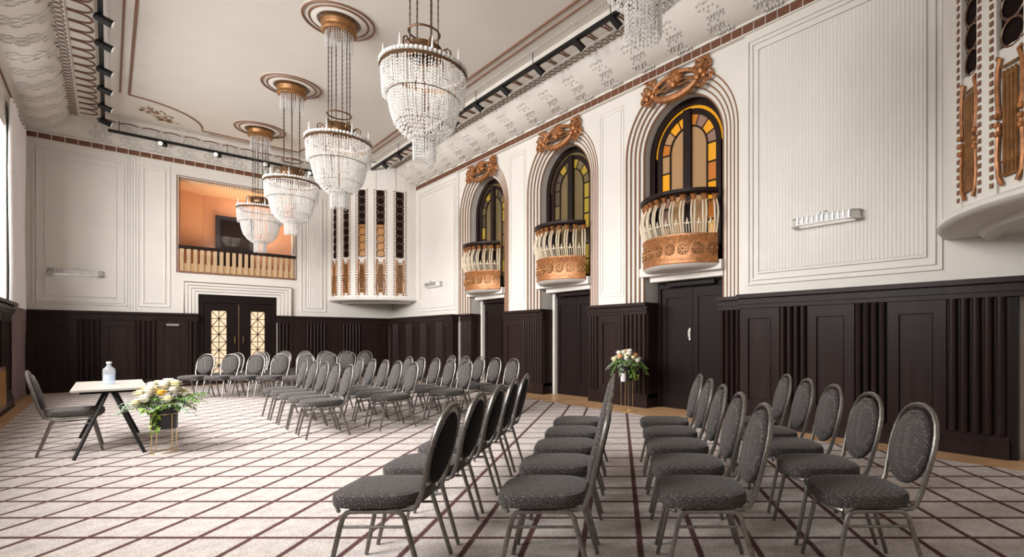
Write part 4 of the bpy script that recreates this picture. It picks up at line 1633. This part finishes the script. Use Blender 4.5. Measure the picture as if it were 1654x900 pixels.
# ------------------------------------------------------------------ flower arrangements
def leaf_shape(m, base, direction, L, W, droop=0.3):
    d = Vector(direction).normalized()
    s = d.cross(Vector((0, 0, 1)))
    if s.length < 1e-3:
        s = Vector((1, 0, 0))
    s.normalize()
    b = Vector(base)
    mid = b + d * L * 0.5 + Vector((0, 0, 0.02))
    tip = b + d * L + Vector((0, 0, -droop * L))
    m.add([b, mid + s * W, tip, mid - s * W, mid - Vector((0, 0, W * 0.35))], [(0, 1, 4), (1, 2, 4), (2, 3, 4), (3, 0, 4)])


def blossom(root, c, r, material, seed):
    rnd = random.Random(seed)
    m = MB()
    c = Vector(c)
    for ringi, (n, el, rr) in enumerate(((9, 0.15, 1.0), (8, 0.55, 0.92), (7, 0.95, 0.8), (5, 1.3, 0.65))):
        for k in range(n):
            a = 2 * PI * (k + 0.5 * (ringi % 2)) / n + rnd.uniform(-0.15, 0.15)
            d = Vector((math.cos(a) * math.cos(el), math.sin(a) * math.cos(el), math.sin(el)))
            s = Vector((-math.sin(a), math.cos(a), 0))
            tip = c + d * r * rr
            midp = c + d * r * rr * 0.6 + Vector((0, 0, r * 0.1))
            W = r * 0.30
            m.add([c, midp + s * W, tip + s * W * 0.5 + Vector((0, 0, r * 0.06)), tip - s * W * 0.5 + Vector((0, 0, r * 0.06)), midp - s * W], [(0, 1, 2, 3, 4)])
    m.ball((c.x, c.y, c.z + r * 0.2), r * 0.55, 8)
    return m.build('blossom', material, root)


def bouquet(root, zc, spread, n_bl, seed, palette, long_sprays):
    rnd = random.Random(seed)
    for k in range(n_bl):
        a = 2.399 * k + rnd.uniform(-0.2, 0.2)
        q = math.sqrt((k + 0.5) / n_bl)
        r = spread * 0.62 * q
        z = zc + 0.03 + spread * 0.45 * (1 - q * q) + rnd.uniform(-0.02, 0.03)
        blossom(root, (r * math.cos(a), r * math.sin(a), z), rnd.uniform(0.055, 0.09) * (1.15 if k < 4 else 1.0), palette[k % len(palette)], seed + k)
    for material, n, nm, L0 in (('leaf_green', 60, 'foliage', 0.11), ('leaf_sage', 120, 'foliage', 0.09), ('leaf_bright', 40, 'foliage', 0.09)):
        m = MB()
        for k in range(n):
            a = rnd.uniform(0, 2 * PI)
            el = rnd.uniform(-0.35, 0.9)
            r = spread * rnd.uniform(0.25, 0.62)
            b = (r * math.cos(a) * math.cos(el), r * math.sin(a) * math.cos(el), zc - 0.03 + r * 0.55 * math.sin(el))
            d = (math.cos(a + rnd.uniform(-0.6, 0.6)), math.sin(a + rnd.uniform(-0.6, 0.6)), rnd.uniform(-0.3, 0.6))
            leaf_shape(m, b, d, L0 * rnd.uniform(0.6, 1.2), 0.022 * rnd.uniform(0.7, 1.4))
        stuff(m.build(nm, material, root, smooth=False))
    for (a, L, dz, material) in long_sprays:
        m = MB()
        pts = []
        for j in range(7):
            t = j / 6
            pts.append((L * t * math.cos(a), L * t * math.sin(a), zc + 0.06 * math.sin(PI * t) + dz * t * t))
        m.tube(pts, 0.004, 4)
        for j in range(22):
            t = 0.25 + 0.75 * j / 21
            b = (L * t * math.cos(a), L * t * math.sin(a), zc + 0.06 * math.sin(PI * t) + dz * t * t)
            sg_ = 1 if j % 2 else -1
            leaf_shape(m, b, (math.cos(a + sg_ * 0.9), math.sin(a + sg_ * 0.9), rnd.uniform(-0.3, 0.3)), 0.085, 0.018)
        m.build('spray', material, root, smooth=False)


def trail(root, x, y, z0, z1, material, seed):
    rnd = random.Random(seed)
    m = MB()
    for k in range(34):
        z = z0 + (z1 - z0) * k / 33
        a = rnd.uniform(0, 2 * PI)
        leaf_shape(m, (x + rnd.uniform(-0.03, 0.03), y + rnd.uniform(-0.03, 0.03), z), (math.cos(a), math.sin(a), -0.3), 0.06, 0.020)
    m.build('trailing_vine', material, root, smooth=False)


def wire_stand(root, r, h, n, material):
    m = MB()
    for zz in (0.006, h):
        m.tube([(r * math.cos(2 * PI * j / 24), r * math.sin(2 * PI * j / 24), zz) for j in range(24)], 0.005, 5, closed=True)
    m.build('stand_ring', material, root)
    for k in range(n):
        a = 2 * PI * k / n + 0.5
        MB().tube([(r * math.cos(a), r * math.sin(a), 0.004), (r * math.cos(a), r * math.sin(a), h)], 0.005, 5).build('stand_leg', material, root)


# directions in the room: towards the camera is (-S2, -S2); left in the photo is (-S2, +S2)
f1 = thing('flower_arrangement', 'white and yellow flowers in a black pot on gold wire beside the table', 'flowers', (0.455, 7.96, 0.012))
MB().lathe([(0.001, 0.275), (0.118, 0.275), (0.124, 0.285), (0.124, 0.505), (0.116, 0.505), (0.112, 0.47), (0.001, 0.47)], 28).build('pot', 'pot_black', f1)
wire_stand(f1, 0.128, 0.45, 4, 'gold_wire')
bouquet(f1, 0.56, 0.42, 27, 11, ['petal_white', 'petal_cream', 'petal_white', 'petal_yellow', 'petal_white', 'petal_cream'],
        [(D(135), 0.50, -0.06, 'leaf_sage'), (D(150), 0.44, -0.12, 'leaf_sage'), (D(120), 0.42, 0.0, 'leaf_sage'), (D(-45), 0.42, 0.02, 'leaf_green'), (D(-60), 0.40, -0.10, 'leaf_sage'), (D(-30), 0.40, 0.10, 'leaf_green')])
trail(f1, -0.08, -0.12, 0.55, 0.24, 'leaf_bright', 4)
f2 = thing('flower_arrangement', 'white and peach flowers on a tall wire stand before the dark wainscot pier', 'flowers', (6.70, 6.50, 0.001))
MB().lathe([(0.001, 0.56), (0.10, 0.56), (0.105, 0.57), (0.105, 0.80), (0.098, 0.80), (0.001, 0.77)], 24).build('pot', 'pot_black', f2)
MB().lathe([(0.001, 0.55), (0.045, 0.55), (0.05, 0.57), (0.05, 0.70), (0.001, 0.70)], 14).build('vase', 'pot_white', f2, loc=(-0.12, -0.03, 0.0))
wire_stand(f2, 0.11, 0.74, 4, 'gold_wire')
bouquet(f2, 0.88, 0.40, 24, 31, ['petal_white', 'petal_cream', 'petal_white', 'petal_peach', 'petal_white', 'petal_cream', 'petal_white'],
        [(D(135), 0.34, -0.12, 'leaf_sage'), (D(-45), 0.36, -0.22, 'leaf_green'), (D(-60), 0.36, -0.12, 'leaf_green'), (D(160), 0.30, -0.2, 'leaf_green')])
trail(f2, 0.07, -0.14, 0.86, 0.58, 'leaf_bright', 9)
trail(f2, 0.0, -0.12, 0.84, 0.62, 'leaf_green', 19)
trail(f2, -0.14, 0.0, 0.84, 0.64, 'leaf_sage', 29)


# ------------------------------------------------------------------ curtain and radiator grille on the window wall
cu = thing('curtain', 'floor-length white curtain with a mauve lower third in the far left corner', 'curtain', (XL, 16.6, 0))


def drape(z0, z1, material, nm, flare):
    m = MB()
    n = 60
    rows = []
    for zi in range(7):
        z = z0 + (z1 - z0) * zi / 6
        row = []
        for j in range(n + 1):
            t = j / n
            u = -1.1 + 2.4 * t
            amp = 0.032
            row.append((0.075 + amp * math.sin(t * 2 * PI * 8) + 0.01 * math.sin(zi + 9 * t), u, z))
        rows.append(row)
    m.strip(rows)
    m.strip([[(p[0] - 0.012, p[1], p[2]) for p in r] for r in rows])
    m.build(nm, material, cu)


drape(1.98, 6.05, 'curtain_white', 'drape', 0)
drape(0.03, 1.98, 'curtain_mauve', 'lower_drape', 0)
rad = MB(place_left(XL + 0.10))
rad.box(11.4, 13.5, 0.0, 0.10, 0.15, 0.85)
ro = rad.build('radiator_cover', 'sill_brown', smooth=False)
tag(ro, 'brown radiator cover with gold grille under the left window', 'radiator cover')
for k in range(20):
    u = 11.45 + 0.1 * k
    MB(place_left(XL + 0.10)).box(u, u + 0.05, 0.10, 0.115, 0.22, 0.78).build('slat', 'radiator_gold', ro, smooth=False)

# consistent face directions
for me in bpy.data.meshes:
    if len(me.polygons) < 60000:
        fix_normals(me)
